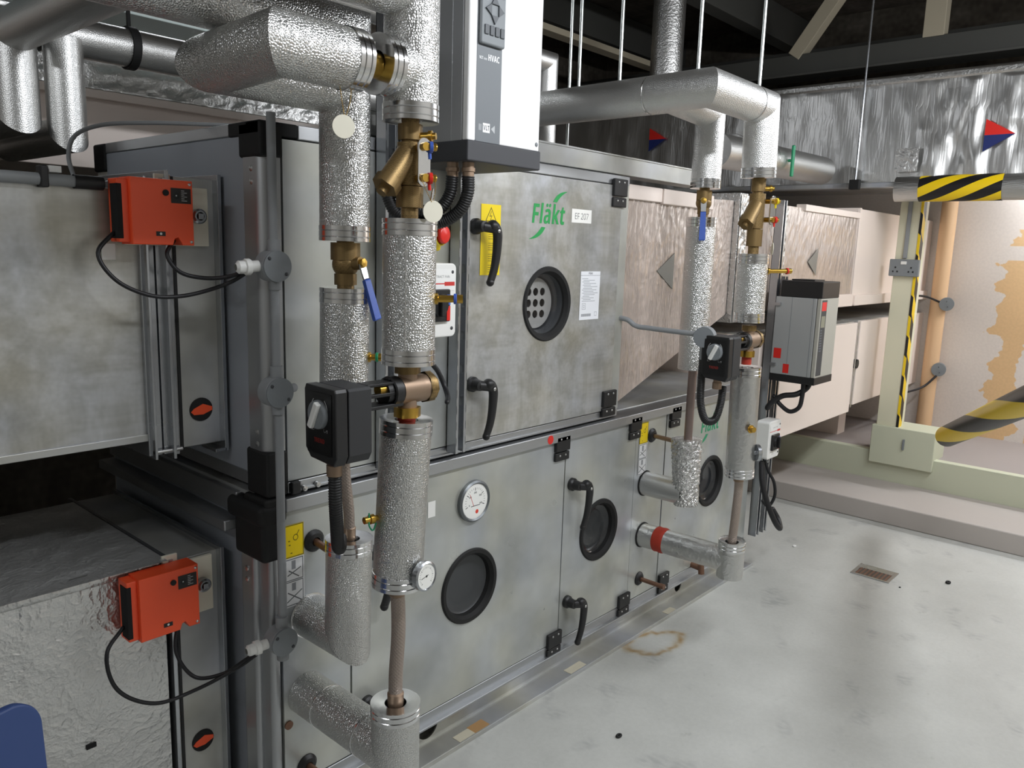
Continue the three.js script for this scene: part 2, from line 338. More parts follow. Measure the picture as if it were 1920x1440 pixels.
// ---------------------------------------------------------------- air handling unit
const screws = (list, r = 0.0042, dz = 0.003) => list.map(([x, y, z]) => { const g = new THREE.SphereGeometry(r, 8, 5, 0, tau, 0, Math.PI / 2); g.scale(1, dz / r, 1); return orient(g, V3(x, y, z), V3(0, 0, 1)); });
function hinge(parent, cx, cy, w = 0.08, h = 0.092, z = 0.002) {
  const m = obj('hinge', [box(cx - w / 2, cx + w / 2, cy - h * 0.12, cy + h / 2, z, z + 0.014, 0.004), box(cx - w / 2, cx + w / 2, cy - h / 2, cy - h * 0.16, z, z + 0.011, 0.004)], M.black, parent, 'black corner hinge plate');
  const sx = w * 0.2, z2 = z + 0.014;
  obj('hinge_screws', screws([[cx - sx, cy + h * 0.38, z2], [cx + sx, cy + h * 0.38, z2], [cx - sx, cy - h * 0.28, z + 0.011], [cx + sx, cy - h * 0.28, z + 0.011]]), M.screw, parent).userData.kind = 'stuff';
}
function doorHandle(parent, x, y, z = 0, len = 0.165, lean = 0.03) {
  // round boss, neck, then a drooping curved lever
  const boss = lathe([x, y, z], [0, 0, 1], [[0.024, 0], [0.024, 0.014], [0.019, 0.02], [0.016, 0.045], [0, 0.05]], 24);
  const neck = rod([x, y, z + 0.036], [x + 0.03, y - 0.004, z + 0.05], 0.0155, 14);
  const c = new THREE.CatmullRomCurve3([V3(x + 0.026, y + 0.004, z + 0.05), V3(x + 0.044, y - 0.012, z + 0.053), V3(x + 0.05, y - len * 0.35, z + 0.05), V3(x + 0.046, y - len * 0.75, z + 0.044), V3(x + 0.034, y - len, z + 0.04)]);
  const g = new THREE.TubeGeometry(c, 24, 0.0165, 12), p = g.attributes.position;
  for (let i = 0; i <= 24; i++) { const q = c.getPointAt(i / 24), k = i < 3 ? 1.15 : 1.05 - i * 0.012; for (let j = 0; j <= 12; j++) { const d = i * 13 + j; p.setXYZ(d, q.x + (p.getX(d) - q.x) * k, q.y + (p.getY(d) - q.y) * k, q.z + (p.getZ(d) - q.z) * k * 0.8); } }
  g.computeVertexNormals(); const tip = new THREE.SphereGeometry(0.0125, 10, 8); tip.translate(x + 0.034, y - len, z + 0.04); const top = new THREE.SphereGeometry(0.0185, 12, 8); top.translate(x + 0.028, y + 0.002, z + 0.05);
  obj('door_handle', [boss, neck, g, tip, top], M.black, parent, 'black curved lever handle');
  obj('handle_screw', screws([[x + 0.04, y - 0.012, z + 0.066]], 0.006), M.screw, parent);
}
function port(parent, x, y, r, kind) {
  obj('port_frame', lathe([x, y, -0.004], [0, 0, 1], [[r + 0.004, 0], [r + 0.004, 0.008], [r, 0.013], [r - 0.012, 0.012], [r - 0.02, 0.0], [r - 0.024, -0.02]], 56), M.blackMatt, parent, 'black rubber port ring');
  if (kind === 'clear') {
    obj('port_well', lathe([x, y, -0.012], [0, 0, 1], [[r - 0.022, 0], [r - 0.03, -0.03], [r - 0.034, -0.12], [0, -0.12]], 48), M.darkGrey, parent);
    const s = new THREE.Shape(); s.absarc(0, 0, r - 0.036, 0, tau); 
    for (let i = -2; i <= 1; i++) for (let j = -2; j <= 2; j++) { const hx = i * 0.036 + 0.0, hy = j * 0.038; if (Math.hypot(hx, hy) < r - 0.055) { const h = new THREE.Path(); h.absarc(hx, hy, 0.0135, 0, tau, true); s.holes.push(h); } }
    const g = extr(s, 0.003, 0, 20); g.translate(x, y, -0.052); obj('port_grille', g, S({ color: 0xa8a8a6, metalness: 0.3, roughness: 0.4 }), parent, 'perforated plate behind the glass');
    obj('port_glass', lathe([x, y, -0.02], [0, 0, 1], [[r - 0.024, 0.002], [0, 0.002]], 40), M.glass, parent);
  } else obj('port_glass', lathe([x, y, -0.018], [0, 0, 1], [[r - 0.022, 0.0], [r - 0.03, -0.008], [r * 0.55, -0.014], [0, -0.016]], 48, false), kind === 'gloss' ? M.portGlass : M.portFace, parent, 'dark dished port window');
}
const font = await new FontLoader().loadAsync('fonts/droid/droid_sans_bold.typeface.json');
function logoWord(parent, x0, x1, yb, z, mat, size) {
  const g = new TextGeometry('Fläkt', { font, size, depth: 0.0006, curveSegments: 6, bevelEnabled: false });
  g.computeBoundingBox(); const w = g.boundingBox.max.x, p = g.attributes.position, k = (x1 - x0) / (w + size * 0.14);
  for (let i = 0; i < p.count; i++) p.setX(i, (p.getX(i) + p.getY(i) * 0.14) * k);
  g.translate(x0, yb, z); obj('logo_lettering', g, mat, parent, 'green printed lettering');
  const w1 = x1 - x0, u = (a, b) => [x0 + a * w1, yb + b * size];
  const cres = (p0, c1, tip, c2, p1) => { const q = new THREE.Shape(); q.moveTo(...u(...p0)); q.quadraticCurveTo(...u(...c1), ...u(...tip)); q.quadraticCurveTo(...u(...c2), ...u(...p1)); q.closePath(); const e = extr(q, 0.0006, 0, 10); e.translate(0, 0, z); return e; };
  obj('logo_swoosh', cres([0.62, 1.16], [0.74, 1.74], [1.04, 1.76], [0.84, 1.55], [0.73, 1.14]), mat, parent, 'green printed arc');
  obj('logo_swoosh', cres([0.42, -0.2], [0.28, -0.84], [-0.04, -0.84], [0.18, -0.64], [0.31, -0.18]), mat, parent, 'green printed arc');
}
{ // ---- upper unit
  const t = thing('air_handling_unit', 'upper galvanised air handling unit with lever-handled door and round sight port', 'air handler', [0.76, 1.0, -0.48]);
  obj('casing', box(0.006, 1.5, 1.0, 1.862, -0.95, -0.14, 0), M.galv, t, 'galvanised inner casing');
  const post = new THREE.Shape(); post.moveTo(0.05, 0); post.lineTo(0.03, 0); post.absarc(0.03, -0.03, 0.03, Math.PI / 2, Math.PI); post.lineTo(0, -0.08); post.lineTo(0.02, -0.08); post.lineTo(0.05, -0.05);
  const pg = extr(post, 0.73); pg.rotateX(-Math.PI / 2); // shape x,y -> x,-z
  pg.scale(1, 1, -1); { const id = pg.index; } const flipW = g => { const p = g.attributes.position; for (let i = 0; i < p.count; i += 3) for (const a of ['position', 'normal', 'uv']) { const A = g.attributes[a], s = A.itemSize; for (let c = 0; c < s; c++) { const q = A.array[i * s + c]; A.array[i * s + c] = A.array[(i + 1) * s + c]; A.array[(i + 1) * s + c] = q; } } g.computeVertexNormals(); return g; };
  const postG = flipW(pg.index ? pg.toNonIndexed() : pg);
  const pc = postG.clone(); pc.translate(0, 1.075, 0); const cp = obj('corner_post', boxUV(pc), M.alu, t, 'aluminium corner profile');
  for (const y of [1.765, 1.735, 1.13, 1.1]) obj('rivet', lathe([0.003, y, -0.045], [-1, 0, 0.1], [[0.0085, 0], [0.007, 0.004], [0, 0.006]], 12), M.screw, cp);
  obj('corner_joint', [box(-0.004, 0.056, 1.79, 1.872, -0.095, 0.004, 0.008), box(-0.004, 0.1, 1.84, 1.872, -0.06, 0.0, 0.004), box(-0.004, 0.05, 1.84, 1.872, -0.14, 0.0, 0.004)], M.blackMatt, t, 'black moulded corner joint');
  obj('corner_joint', [box(-0.004, 0.056, 0.968, 1.085, -0.095, 0.004, 0.008)], M.blackMatt, t, 'black moulded corner joint');
  obj('corner_joint', box(-0.004, 0.056, 1.79, 1.872, -0.955, -0.87, 0.008), M.blackMatt, t, 'black moulded corner joint');
  obj('top_rail', box(0.1, 1.52, 1.838, 1.872, -0.06, 0.0, 0.003), M.alu, t); obj('end_rail', [box(0.0, 0.05, 1.842, 1.872, -0.87, -0.14, 0.003)], M.alu, t); obj('end_rail', box(0.0, 0.05, 0.985, 1.02, -0.87, -0.095, 0.003), M.alu, t);
  obj('bottom_rail', [box(0.056, 1.52, 0.968, 0.998, -0.06, -0.002, 0.003), box(0.07, 1.5, 0.972, 0.978, -0.004, 0.004, 0.001)], M.alu, t);
  obj('end_panel', box(0.002, 0.03, 1.012, 1.842, -0.872, -0.082, 0.003), S({ color: 0x9a9fa6, metalness: 0.2, roughness: 0.5 }), t, 'plain painted end panel');
  obj('front_panel', facePanel(0.056, 0.355, 1.002, 1.835, -0.022, 0), M.galvL, t); obj('front_panel', facePanel(0.359, 0.679, 1.002, 1.835, -0.022, 0), M.galvL, t);
  obj('end_frame', [box(1.471, 1.52, 0.998, 1.84, -0.06, 0.0, 0.003)], M.galvL, t); obj('roof_panel', box(0.02, 1.52, 1.862, 1.876, -0.95, -0.06, 0.002), M.galv, t);
  obj('joint_clamp', [box(0.06, 0.085, 0.968, 1.0, 0.0, 0.014, 0.003)], M.black, t); for (const [x, y, z] of [[0.1, 0.976, 0.0], [0.14, 0.978, 0.0]]) obj('clamp_screw', lathe([x, y, z], [0, 0, 1], [[0.008, 0], [0.007, 0.01], [0, 0.012]], 12), M.screw, t);
  const d = obj('access_door', facePanel(0.683, 1.467, 1.002, 1.835, -0.022, 0.003, [[1.058, 1.417, 0.122]]), M.galvM, t, 'galvanised door with mottled spangle');
  hinge(d, 1.445, 1.808, 0.085, 0.1); hinge(d, 1.445, 1.028, 0.085, 0.1);
  doorHandle(d, 0.703, 1.66); doorHandle(d, 0.703, 1.182);
  port(d, 1.058, 1.417, 0.122, 'clear');
  logoWord(d, 0.958, 1.137, 1.682, 0.0032, M.greenInk, 0.062);
  const efT = canvas(256, 100, (c, w, h) => { c.fillStyle = '#f6f5f0'; c.fillRect(0, 0, w, h); c.fillStyle = '#6d6d6d'; c.font = '62px sans-serif'; c.textAlign = 'center'; c.textBaseline = 'middle'; c.fillText('EF 207', w / 2, h / 2 + 2); });
  obj('name_plate', sheet(1.171, 1.284, 1.692, 1.738, 0.0035), print(efT), d, 'white name plate');
  const wT = canvas(128, 288, (c, w, h) => { c.fillStyle = '#f2d500'; c.fillRect(0, 0, w, h); c.strokeStyle = '#6b5c00'; c.lineWidth = 4; c.beginPath(); c.moveTo(64, 14); c.lineTo(30, 68); c.lineTo(98, 68); c.closePath(); c.stroke(); c.beginPath(); c.moveTo(66, 28); c.lineTo(56, 48); c.lineTo(69, 46); c.lineTo(61, 63); c.lineWidth = 3; c.stroke(); c.fillStyle = '#8a7900'; for (let i = 0; i < 22; i++) { if (i % 5 === 2) continue; c.fillRect(50, 84 + i * 9, 40 + ((i * 37) % 34), 2.5); } });
  obj('warning_label', sheet(0.728, 0.815, 1.515, 1.728, 0.0035), print(wT), d, 'yellow electrical hazard label');
  const sT = canvas(192, 288, (c, w, h) => { c.fillStyle = '#e9ebef'; c.fillRect(0, 0, w, h); c.strokeStyle = '#8d9096'; c.lineWidth = 2; c.beginPath(); c.moveTo(0, 24); c.lineTo(w, 24); c.stroke(); c.fillStyle = '#55585e'; c.font = 'bold 17px sans-serif'; c.fillText('Fläkt', 76, 18); c.fillStyle = '#9a9da3'; for (let i = 0; i < 15; i++) c.fillRect(14 + ((i * 13) % 22), 42 + i * 9.5, 60 + ((i * 53) % 96), 3); c.strokeRect(24, 190, 34, 34); c.strokeRect(34, 200, 14, 14); c.fillStyle = '#6e7177'; for (let i = 0; i < 30; i++) c.fillRect(18 + i * 3.2, 252, 1 + (i * 7) % 3, 16); c.strokeRect(150, 244, 22, 22); });
  obj('rating_label', sheet(1.238, 1.354, 1.354, 1.526, 0.0035), print(sT), d, 'white rating label');
}
{ // ---- lower unit
  const t = thing('air_handling_unit', 'lower galvanised air handling unit with three doors and dark round ports', 'air handler', [1.38, 0.1, -0.48]);
  const z0 = -0.022;
  obj('casing', box(0.006, 2.74, 0.11, 0.95, -0.95, -0.14, 0), M.galv, t, 'galvanised inner casing');
  obj('corner_post', [box(-0.015, 0.02, 0.1, 0.86, -0.12, -0.05, 0.012), box(0.0, 0.03, 0.1, 0.86, -0.07, 0.0, 0.014)], M.alu, t, 'aluminium corner profile');
  for (const y of [0.735, 0.765]) obj('rivet', lathe([-0.014, y, -0.085], [-1, 0, 0.1], [[0.0085, 0], [0.007, 0.005], [0, 0.007]], 12), M.screw, t);
  const jw = [box(-0.022, 0.04, 0.8, 0.915, -0.135, 0.006, 0.014), box(-0.03, 0.05, 0.895, 0.95, -0.16, 0.01, 0.016), box(-0.012, 0.05, 0.94, 0.966, -0.1, 0.006, 0.008)];
  obj('corner_joint', jw, M.blackMatt, t, 'black moulded corner joint');
  obj('top_rail', [box(0.04, 2.76, 0.925, 0.962, -0.08, 0.016, 0.004)], M.alu, t);
  obj('end_top_rail', [box(-0.015, 0.03, 0.9, 0.958, -0.93, -0.13, 0.004), box(-0.05, 0.0, 0.86, 0.888, -0.93, -0.13, 0.004)], M.alu, t);
  obj('bottom_rail', [box(0.0, 2.76, 0.1, 0.145, -0.06, 0.003, 0.003), box(0.0, 2.76, 0.1, 0.108, -0.05, 0.018, 0.002)], M.alu, t);
  obj('roof_panel', box(0.0, 2.76, 0.955, 0.966, -0.95, -0.07, 0.002), M.galv, t, 'flat galvanised top sheet');
  obj('end_panel', box(0.0, 0.03, 0.12, 0.9, -0.93, -0.1, 0.003), S({ color: 0x9a9fa6, metalness: 0.2, roughness: 0.5 }), t);
  obj('end_frame', box(2.72, 2.76, 0.145, 0.925, -0.06, 0.0, 0.003), M.galvL, t); obj('end_panel', box(2.74, 2.765, 0.12, 0.93, -0.93, -0.06, 0.003), M.galvL, t);
  const zt = 0.001;
  const c1 = obj('coil_panel', facePanel(0.032, 0.245, 0.148, 0.922, z0, 0), M.galvL, t);
  const d1 = obj('access_door', facePanel(0.25, 1.195, 0.148, 0.922, z0, 0.002, [[0.717, 0.516, 0.122]]), M.galvL, t);
  const d2 = obj('access_door', facePanel(1.2, 1.662, 0.148, 0.922, z0, 0.002, [[1.43, 0.526, 0.12]]), M.galvL, t);
  const c2 = obj('coil_panel', facePanel(1.667, 1.895, 0.148, 0.922, z0, 0), M.galvL, t);
  const d3 = obj('access_door', facePanel(1.9, 2.718, 0.148, 0.922, z0, 0.002, [[2.33, 0.54, 0.12]]), M.galvL, t);
  hinge(d1, 1.168, 0.9); hinge(d1, 1.168, 0.147); hinge(d2, 1.642, 0.902); hinge(d2, 1.63, 0.15); hinge(d3, 1.955, 0.905); hinge(d3, 1.945, 0.148);
  doorHandle(d2, 1.24, 0.75); doorHandle(d2, 1.24, 0.29); doorHandle(d1, 0.3, 0.75); doorHandle(d1, 0.3, 0.285);
  port(d1, 0.717, 0.516, 0.122, 'matt'); port(d2, 1.43, 0.526, 0.12, 'gloss'); port(d3, 2.33, 0.54, 0.12, 'gloss');
  logoWord(d3, 2.2, 2.38, 0.79, 0.0022, M.green, 0.062);
  // differential pressure gauge let into the big door
  const gT = canvas(256, 256, (c, w) => { c.fillStyle = '#f0f0ec'; c.fillRect(0, 0, w, w); c.translate(128, 128); c.strokeStyle = '#333'; for (let i = 0; i <= 20; i++) { const a = Math.PI * (1.12 - i / 20 * 1.24); c.lineWidth = i % 5 ? 2 : 5; c.beginPath(); c.moveTo(Math.cos(a) * 100, -Math.sin(a) * 100); c.lineTo(Math.cos(a) * (i % 5 ? 86 : 78), -Math.sin(a) * (i % 5 ? 86 : 78)); c.stroke(); } c.fillStyle = '#444'; c.font = 'bold 17px sans-serif'; c.textAlign = 'center'; ['0', '100', '200', '300', '400'].forEach((s, i) => { const a = Math.PI * (1.12 - i / 4 * 1.24); c.fillText(s, Math.cos(a) * 62, -Math.sin(a) * 62 + 5); }); c.fillRect(-40, 30, 90, 5); c.strokeStyle = '#c03028'; c.lineWidth = 4; c.beginPath(); c.moveTo(-14, 32); c.lineTo(-52, -58); c.stroke(); c.fillStyle = '#d8402e'; c.beginPath(); c.arc(20, 78, 15, 0, tau); c.fill(); });
  obj('gauge_bezel', lathe([0.722, 0.803, 0.002], [0, 0, 1], [[0.068, 0], [0.068, 0.012], [0.062, 0.017], [0.057, 0.013]], 48), S({ color: 0x75797b, metalness: 0.6, roughness: 0.4 }), d1, 'round differential pressure gauge bezel');
  const gd = new THREE.CircleGeometry(0.058, 48); gd.translate(0.722, 0.803, 0.0135); obj('gauge_dial', gd, print(gT, 0.25), d1, 'white gauge dial');
  // stickers
  const yT = canvas(96, 320, (c, w, h) => { c.fillStyle = '#efd000'; c.fillRect(0, 0, w, 128); c.fillStyle = '#e4e5e6'; c.fillRect(0, 128, w, h - 128); c.strokeStyle = '#5c5200'; c.lineWidth = 3; c.strokeRect(3, 3, w - 6, 122); c.beginPath(); c.arc(56, 52, 11, 0, tau); c.moveTo(62, 42); c.lineTo(74, 26); c.stroke(); c.fillStyle = '#6b5f00'; [[20, 60], [30, 108], [22, 76]].forEach(([x, y]) => c.fillRect(x, y, 9, 4)); c.strokeStyle = '#55585a'; c.strokeRect(5, 134, 84, 82); c.strokeRect(5, 222, 84, 92); c.fillStyle = '#8f9296'; c.fillRect(34, 140, 20, 34); c.fillRect(34, 228, 20, 30); c.lineWidth = 4; c.beginPath(); c.moveTo(14, 196); c.lineTo(80, 172); c.moveTo(20, 176); c.lineTo(70, 208); c.stroke(); c.beginPath(); c.moveTo(10, 300); c.lineTo(84, 262); c.moveTo(14, 262); c.lineTo(80, 304); c.stroke(); });
  obj('instruction_sticker', sheet(0.04, 0.098, 0.664, 0.886, 0.001), print(yT), c1, 'yellow and white instruction sticker');
  obj('instruction_sticker', sheet(1.69, 1.752, 0.69, 0.912, 0.001), print(yT), c2, 'yellow and white instruction sticker');
  obj('small_sticker', sheet(0.53, 0.56, 0.79, 0.84, 0.0025), M.white, d1, 'small white sticker');
  const dot = new THREE.CircleGeometry(0.016, 20); dot.translate(1.09, 0.944, 0.0165); obj('red_dot', dot, M.red, t, 'red sticker dot');
  // coil connection grommets, drain and bleed stubs
  const stub = (p, x, y, len, m, dn = 0) => { obj('grommet', lathe([x, y, 0], [0, 0, 1], [[0.03, 0], [0.03, 0.004], [0.022, 0.012], [0.012, 0.014]], 24), M.black, p, 'black rubber grommet'); obj('bleed_stub', [rod([x, y, 0], [x, y - dn, len], 0.0095, 14), lathe([x, y - dn, len], [0, 0, 1], [[0.013, -0.012], [0.013, 0.006], [0, 0.006]], 6)], m, p, 'short brown pipe stub'); };
  stub(c1, 0.129, 0.826, 0.1, M.copper, 0.012); stub(c1, 0.098, 0.19, 0.13, M.copper); stub(c2, 1.784, 0.848, 0.14, M.bronze, 0.006); stub(c2, 1.749, 0.226, 0.12, M.copper);
  obj('plug', lathe([0.044, 0.333, 0], [0, 0, 1], [[0.012, 0], [0.012, 0.004], [0, 0.005]], 16), M.copper, c1);
  obj('drain_elbow', [rod([2.21, 0.155, 0.0], [2.21, 0.15, 0.05], 0.014, 14), rod([2.21, 0.17, 0.05], [2.21, 0.125, 0.055], 0.016, 6)], M.copper, d3, 'copper drain elbow');
  // rail end clamp with screws on the left of the joint rail
}
{ // ---- folded steel base frame
  const t = thing('base_frame', 'folded galvanised steel base channel along the floor under the lower air handler', 'base frame', [1.38, 0, -0.4]);
  obj('web', facePanel(-0.02, 2.78, 0.004, 0.1, -0.045, -0.04, [[0.58, 0.062, 0.045], [2.17, 0.05, 0.03]]), M.galv, t);
  obj('bottom_flange', [box(-0.02, 2.78, 0, 0.006, -0.045, 0.055, 0.001), box(-0.02, 2.78, 0.0, 0.016, 0.05, 0.056, 0.001)], M.galv, t);
  obj('top_flange', box(-0.02, 2.78, 0.094, 0.1, -0.9, 0.0, 0.001), M.galv, t);
  obj('web', box(-0.02, 2.78, 0.004, 0.1, -0.9, -0.895, 0.001), M.galv, t);
  obj('end_channel', box(-0.02, -0.014, 0.004, 0.1, -0.9, -0.045, 0.001), M.galv, t); obj('end_channel', box(2.774, 2.78, 0.004, 0.1, -0.9, -0.045, 0.001), M.galv, t);
  const tan = S({ color: 0xb08a5c, roughness: 0.8 }), cr = S({ color: 0xc9c3ae, roughness: 0.7 });
  obj('tape_scrap', box(0.72, 0.79, 0.006, 0.0075, 0.0, 0.045, 0.0003), tan, t, 'brown tape scrap'); obj('tape_scrap', box(0.65, 0.72, 0.006, 0.0075, 0.005, 0.05, 0.0003), cr, t, 'pale tape scrap');
  obj('tape_scrap', box(1.24, 1.34, 0.006, 0.0075, 0.005, 0.045, 0.0003), cr, t, 'pale tape scrap'); obj('tape_scrap', box(1.95, 2.02, 0.006, 0.0075, 0.01, 0.045, 0.0003), cr, t, 'pale tape scrap');
}
{ // galvanised trunking on top of the unit
  solo('cable_trunking', [box(0.3, 2.12, 1.88, 1.945, -0.11, -0.03, 0.002), box(0.3, 2.12, 1.942, 1.948, -0.115, -0.026, 0.001)], M.galv, 'long galvanised trunking lying along the top front edge of the upper unit', 'trunking');
}

// ---------------------------------------------------------------- left ducts, dampers, actuators
{
  const t = thing('galvanised_duct', 'large bare galvanised duct entering from the left at chest height', 'duct', [-1.5, 1.1, -0.5]);
  obj('duct_shell', box(-2.6, -0.2, 1.116, 1.705, -0.83, -0.2, 0.004), M.galvM, t);
  obj('bottom_seam', box(-2.6, -0.2, 1.112, 1.13, -0.84, -0.192, 0.002), M.galv, t);
  obj('flange', [box(-0.205, -0.172, 1.075, 1.73, -0.86, -0.188, 0.002), box(-0.2, -0.194, 1.07, 1.735, -0.87, -0.165, 0.001)], M.zinc, t, 'bolted duct flange');
  obj('flange', [box(-0.17, -0.148, 1.075, 1.73, -0.86, -0.186, 0.002), box(-0.155, -0.148, 1.065, 1.735, -0.87, -0.165, 0.001)], M.zinc, t, 'bolted duct flange');
  obj('flange_bolts', [rod([-0.2, 1.086, -0.175], [-0.13, 1.086, -0.175], 0.005, 8), lathe([-0.155, 1.086, -0.175], [1, 0, 0], [[0.009, 0], [0.009, 0.008], [0, 0.008]], 6)], M.screw, t);
  obj('screw_lug', box(-0.285, -0.255, 1.545, 1.582, -0.2, -0.197, 0.001), M.white, t); 
  const u = thing('foil_duct', 'low foil-clad duct entering from the lower left', 'duct', [-1.5, 0, -0.5]);
  const W = 2.42;
  obj('foil_side', crumple((a, b, h) => [-2.6 + a, b, -0.2 + h], 150, 50, W, 0.79, 0.006, 5, 1, 1), M.foil, u, 'wrinkled foil side');
  obj('foil_top', crumple((a, b, h) => [-2.6 + a, 0.808 + h, -0.17 - b], 150, 40, W, 0.62, 0.014, 6, 1, 1, 9), S({ color: 0xd8d8d6, metalness: 0.75, roughness: 0.45, bumpMap: tFoil, bumpScale: 0.004 }), u, 'wrinkled foil top');
  obj('foil_edge', [box(-2.6, -0.18, 0.775, 0.806, -0.235, -0.196, 0.014)], M.foil, u, 'taped foil edge'); obj('duct_core', box(-2.6, -0.185, 0.03, 0.79, -0.8, -0.22, 0), M.galv, u);
  obj('foil_tear', [box(-0.385, -0.362, 0.375, 0.388, -0.199, -0.196, 0.001)], M.gasket, u, 'small dark tear in the foil');
  obj('duct_feet', [box(-2.4, -2.3, 0, 0.04, -0.75, -0.3, 0.002), box(-0.6, -0.5, 0, 0.04, -0.75, -0.3, 0.002)], M.steelDark, u);
  // support steel seen in the gap between the two ducts
  solo('duct_support_frame', [box(-0.62, -0.57, 0.83, 1.11, -0.86, -0.8, 0.003), box(-2.4, -0.14, 0.98, 1.04, -0.93, -0.88, 0.003), box(-0.62, -0.57, 0.0, 0.83, -0.9, -0.84, 0.003)], M.steelDark, 'dark steel support in the gap between the two left ducts', 'support');
}
function damper(y0, y1, x0, x1, label, knobX, knobY) {
  const t = thing('air_damper', label, 'damper', [(x0 + x1) / 2, y0, -0.5]);
  obj('damper_frame', box(x0, x1, y0, y1, -0.85, -0.2, 0.002), M.galv, t);
  obj('frame_lip', [box(x0 - 0.006, x0 + 0.004, y0 - 0.01, y1 + 0.012, -0.86, -0.185, 0.001)], M.zinc, t); obj('frame_lip', [box(x1 - 0.004, x1 + 0.006, y0 - 0.02, y1 + 0.012, -0.86, -0.175, 0.001), box(x1 - 0.03, x1, y0 - 0.02, y0 - 0.012, -0.25, -0.175, 0.001)], M.zinc, t);
  obj('gasket_strip', box(x0 + 0.012, x0 + 0.02, y0, y1, -0.201, -0.196, 0.001), M.black, t);
  const k = obj('position_indicator', lathe([knobX, knobY, -0.2], [0, 0, 1], [[0.03, 0], [0.03, 0.003], [0, 0.004]], 32), M.blackMatt, t, 'black round position indicator');
  const a = poly([[-0.028, -0.004], [-0.02, 0.004], [0.004, 0.014], [0.028, 0.005], [0.028, -0.004], [0.004, -0.013], [-0.02, -0.012]]); const g = extr(a, 0.0015); g.translate(knobX, knobY, -0.1965); obj('indicator_arrow', g, M.orange, k, 'orange arrow');
}
damper(1.08, 1.742, -0.135, -0.012, 'upper damper section between galvanised duct and upper unit', -0.066, 1.172);
damper(0.1, 0.79, -0.165, -0.035, 'lower damper section between foil duct and lower unit', -0.095, 0.262);
function actuator(x0, x1, y0, y1, tilt, label) {
  const z0 = -0.185, z1 = -0.125, t = thing('damper_actuator', label, 'actuator', [(x0 + x1) / 2, y0, -0.155]);
  const L = x1 - x0, H = y1 - y0;
  obj('back_plate', [box(x0 + 0.02, x1 + 0.07, y0 - 0.004, y1 - 0.008, z0 - 0.012, z0, 0.002), box(x0 + L * 0.62, x1 - 0.02, y1 - 0.02, y1 + 0.018, z0 - 0.012, z0 - 0.004, 0.001)], M.ivory, t, 'pale mounting plate');
  const sh = poly([[x0 + 0.012, y0], [x1 - 0.05, y0], [x1 - 0.045, y0 + 0.014], [x1 - 0.035, y0 + 0.018], [x1 - 0.026, y0 + 0.004], [x1 - 0.024, y0], [x1, y0], [x1, y1], [x0 + 0.012, y1]]);
  const b = extr(sh, z1 - z0 - 0.004, 0.002); b.translate(0, 0, z0 + 0.002);
  const body = obj('body', b, M.orange, t, 'orange plastic case');
  obj('side_cover', [box(x0 - 0.014, x0 + 0.012, y0 + 0.002, y1 - 0.002, z0, z1 - 0.012, 0.003)], M.orange, t, 'stepped orange end cover'); obj('side_slot', box(x0 - 0.0155, x0 - 0.004, y0 + 0.01, y1 - 0.014, z0 + 0.014, z1 - 0.011, 0.001), M.gasket, t);
  const lT = canvas(128, 84, (c, w, h) => { c.fillStyle = '#241f1e'; c.fillRect(0, 0, w, h); c.fillStyle = '#111'; c.beginPath(); c.arc(36, 42, 20, 0, tau); c.fill(); c.fillStyle = '#d8d8d8'; c.fillRect(30, 38, 8, 8); for (let i = 0; i < 6; i++) c.fillRect(66, 12 + i * 11, 20 + (i * 17) % 34, 3); });
  obj('switch_label', sheet(x1 - 0.05, x1 - 0.003, y1 - 0.05, y1 - 0.016, z1), print(lT), body, 'black printed switch label');
  obj('switch_knob', lathe([x1 - 0.062, y1 - 0.028, z1], [0, 0, 1], [[0.007, 0], [0.007, 0.003], [0, 0.003]], 16), M.blackMatt, body); obj('slide_window', box(x0 + L * 0.42, x0 + L * 0.56, y0 + 0.018, y0 + 0.028, z1, z1 + 0.001, 0.0004), M.black, body);
  obj('window_pin', lathe([x0 + L * 0.49, y0 + 0.023, z1 + 0.001], [0, 0, 1], [[0.003, 0], [0, 0.001]], 8), M.white, body);
  obj('shaft_clamp', [lathe([x1 + 0.04, (y0 + y1) / 2 - 0.004, z0], [0, 0, 1], [[0.018, 0], [0.018, 0.016], [0.014, 0.02], [0.01, 0.02], [0.01, 0.01]], 24), box(x1 + 0.033, x1 + 0.047, (y0 + y1) / 2 - 0.011, (y0 + y1) / 2 + 0.003, z0, z0 + 0.024, 0.001)], M.zinc, t, 'metal shaft clamp');
  obj('corner_screws', screws([[x1 - 0.005, y1 - 0.006, z1], [x1 - 0.005, y0 + 0.006, z1]], 0.004), M.screw, t);
}
actuator(-0.256, -0.106, 1.584, 1.727, 0, 'orange damper actuator on the upper damper');
actuator(-0.282, -0.128, 0.64, 0.795, 0, 'orange damper actuator on the lower damper');
solo('actuator_cable', cable([[-0.268, 1.61, -0.16], [-0.315, 1.56, -0.14], [-0.29, 1.505, -0.12], [-0.225, 1.47, -0.1], [-0.15, 1.468, -0.09], [-0.06, 1.496, -0.06], [-0.04, 1.53, 0.01]], 0.0048), M.cableM, 'black cable looping low from the end of the upper orange actuator', 'cable');
solo('actuator_cable', cable([[-0.142, 1.592, -0.15], [-0.168, 1.56, -0.13], [-0.15, 1.522, -0.11], [-0.1, 1.508, -0.09], [-0.06, 1.515, -0.04], [-0.04, 1.536, 0.012]], 0.0048), M.cableM, 'short black cable from the underside of the upper orange actuator', 'cable');
solo('actuator_cable', cable([[-0.3, 0.675, -0.16], [-0.35, 0.64, -0.13], [-0.335, 0.545, -0.12], [-0.26, 0.486, -0.1], [-0.16, 0.484, -0.09], [-0.07, 0.53, -0.04], [-0.05, 0.575, 0.01]], 0.0048), M.cableM, 'black cable looping low from the end of the lower orange actuator', 'cable');
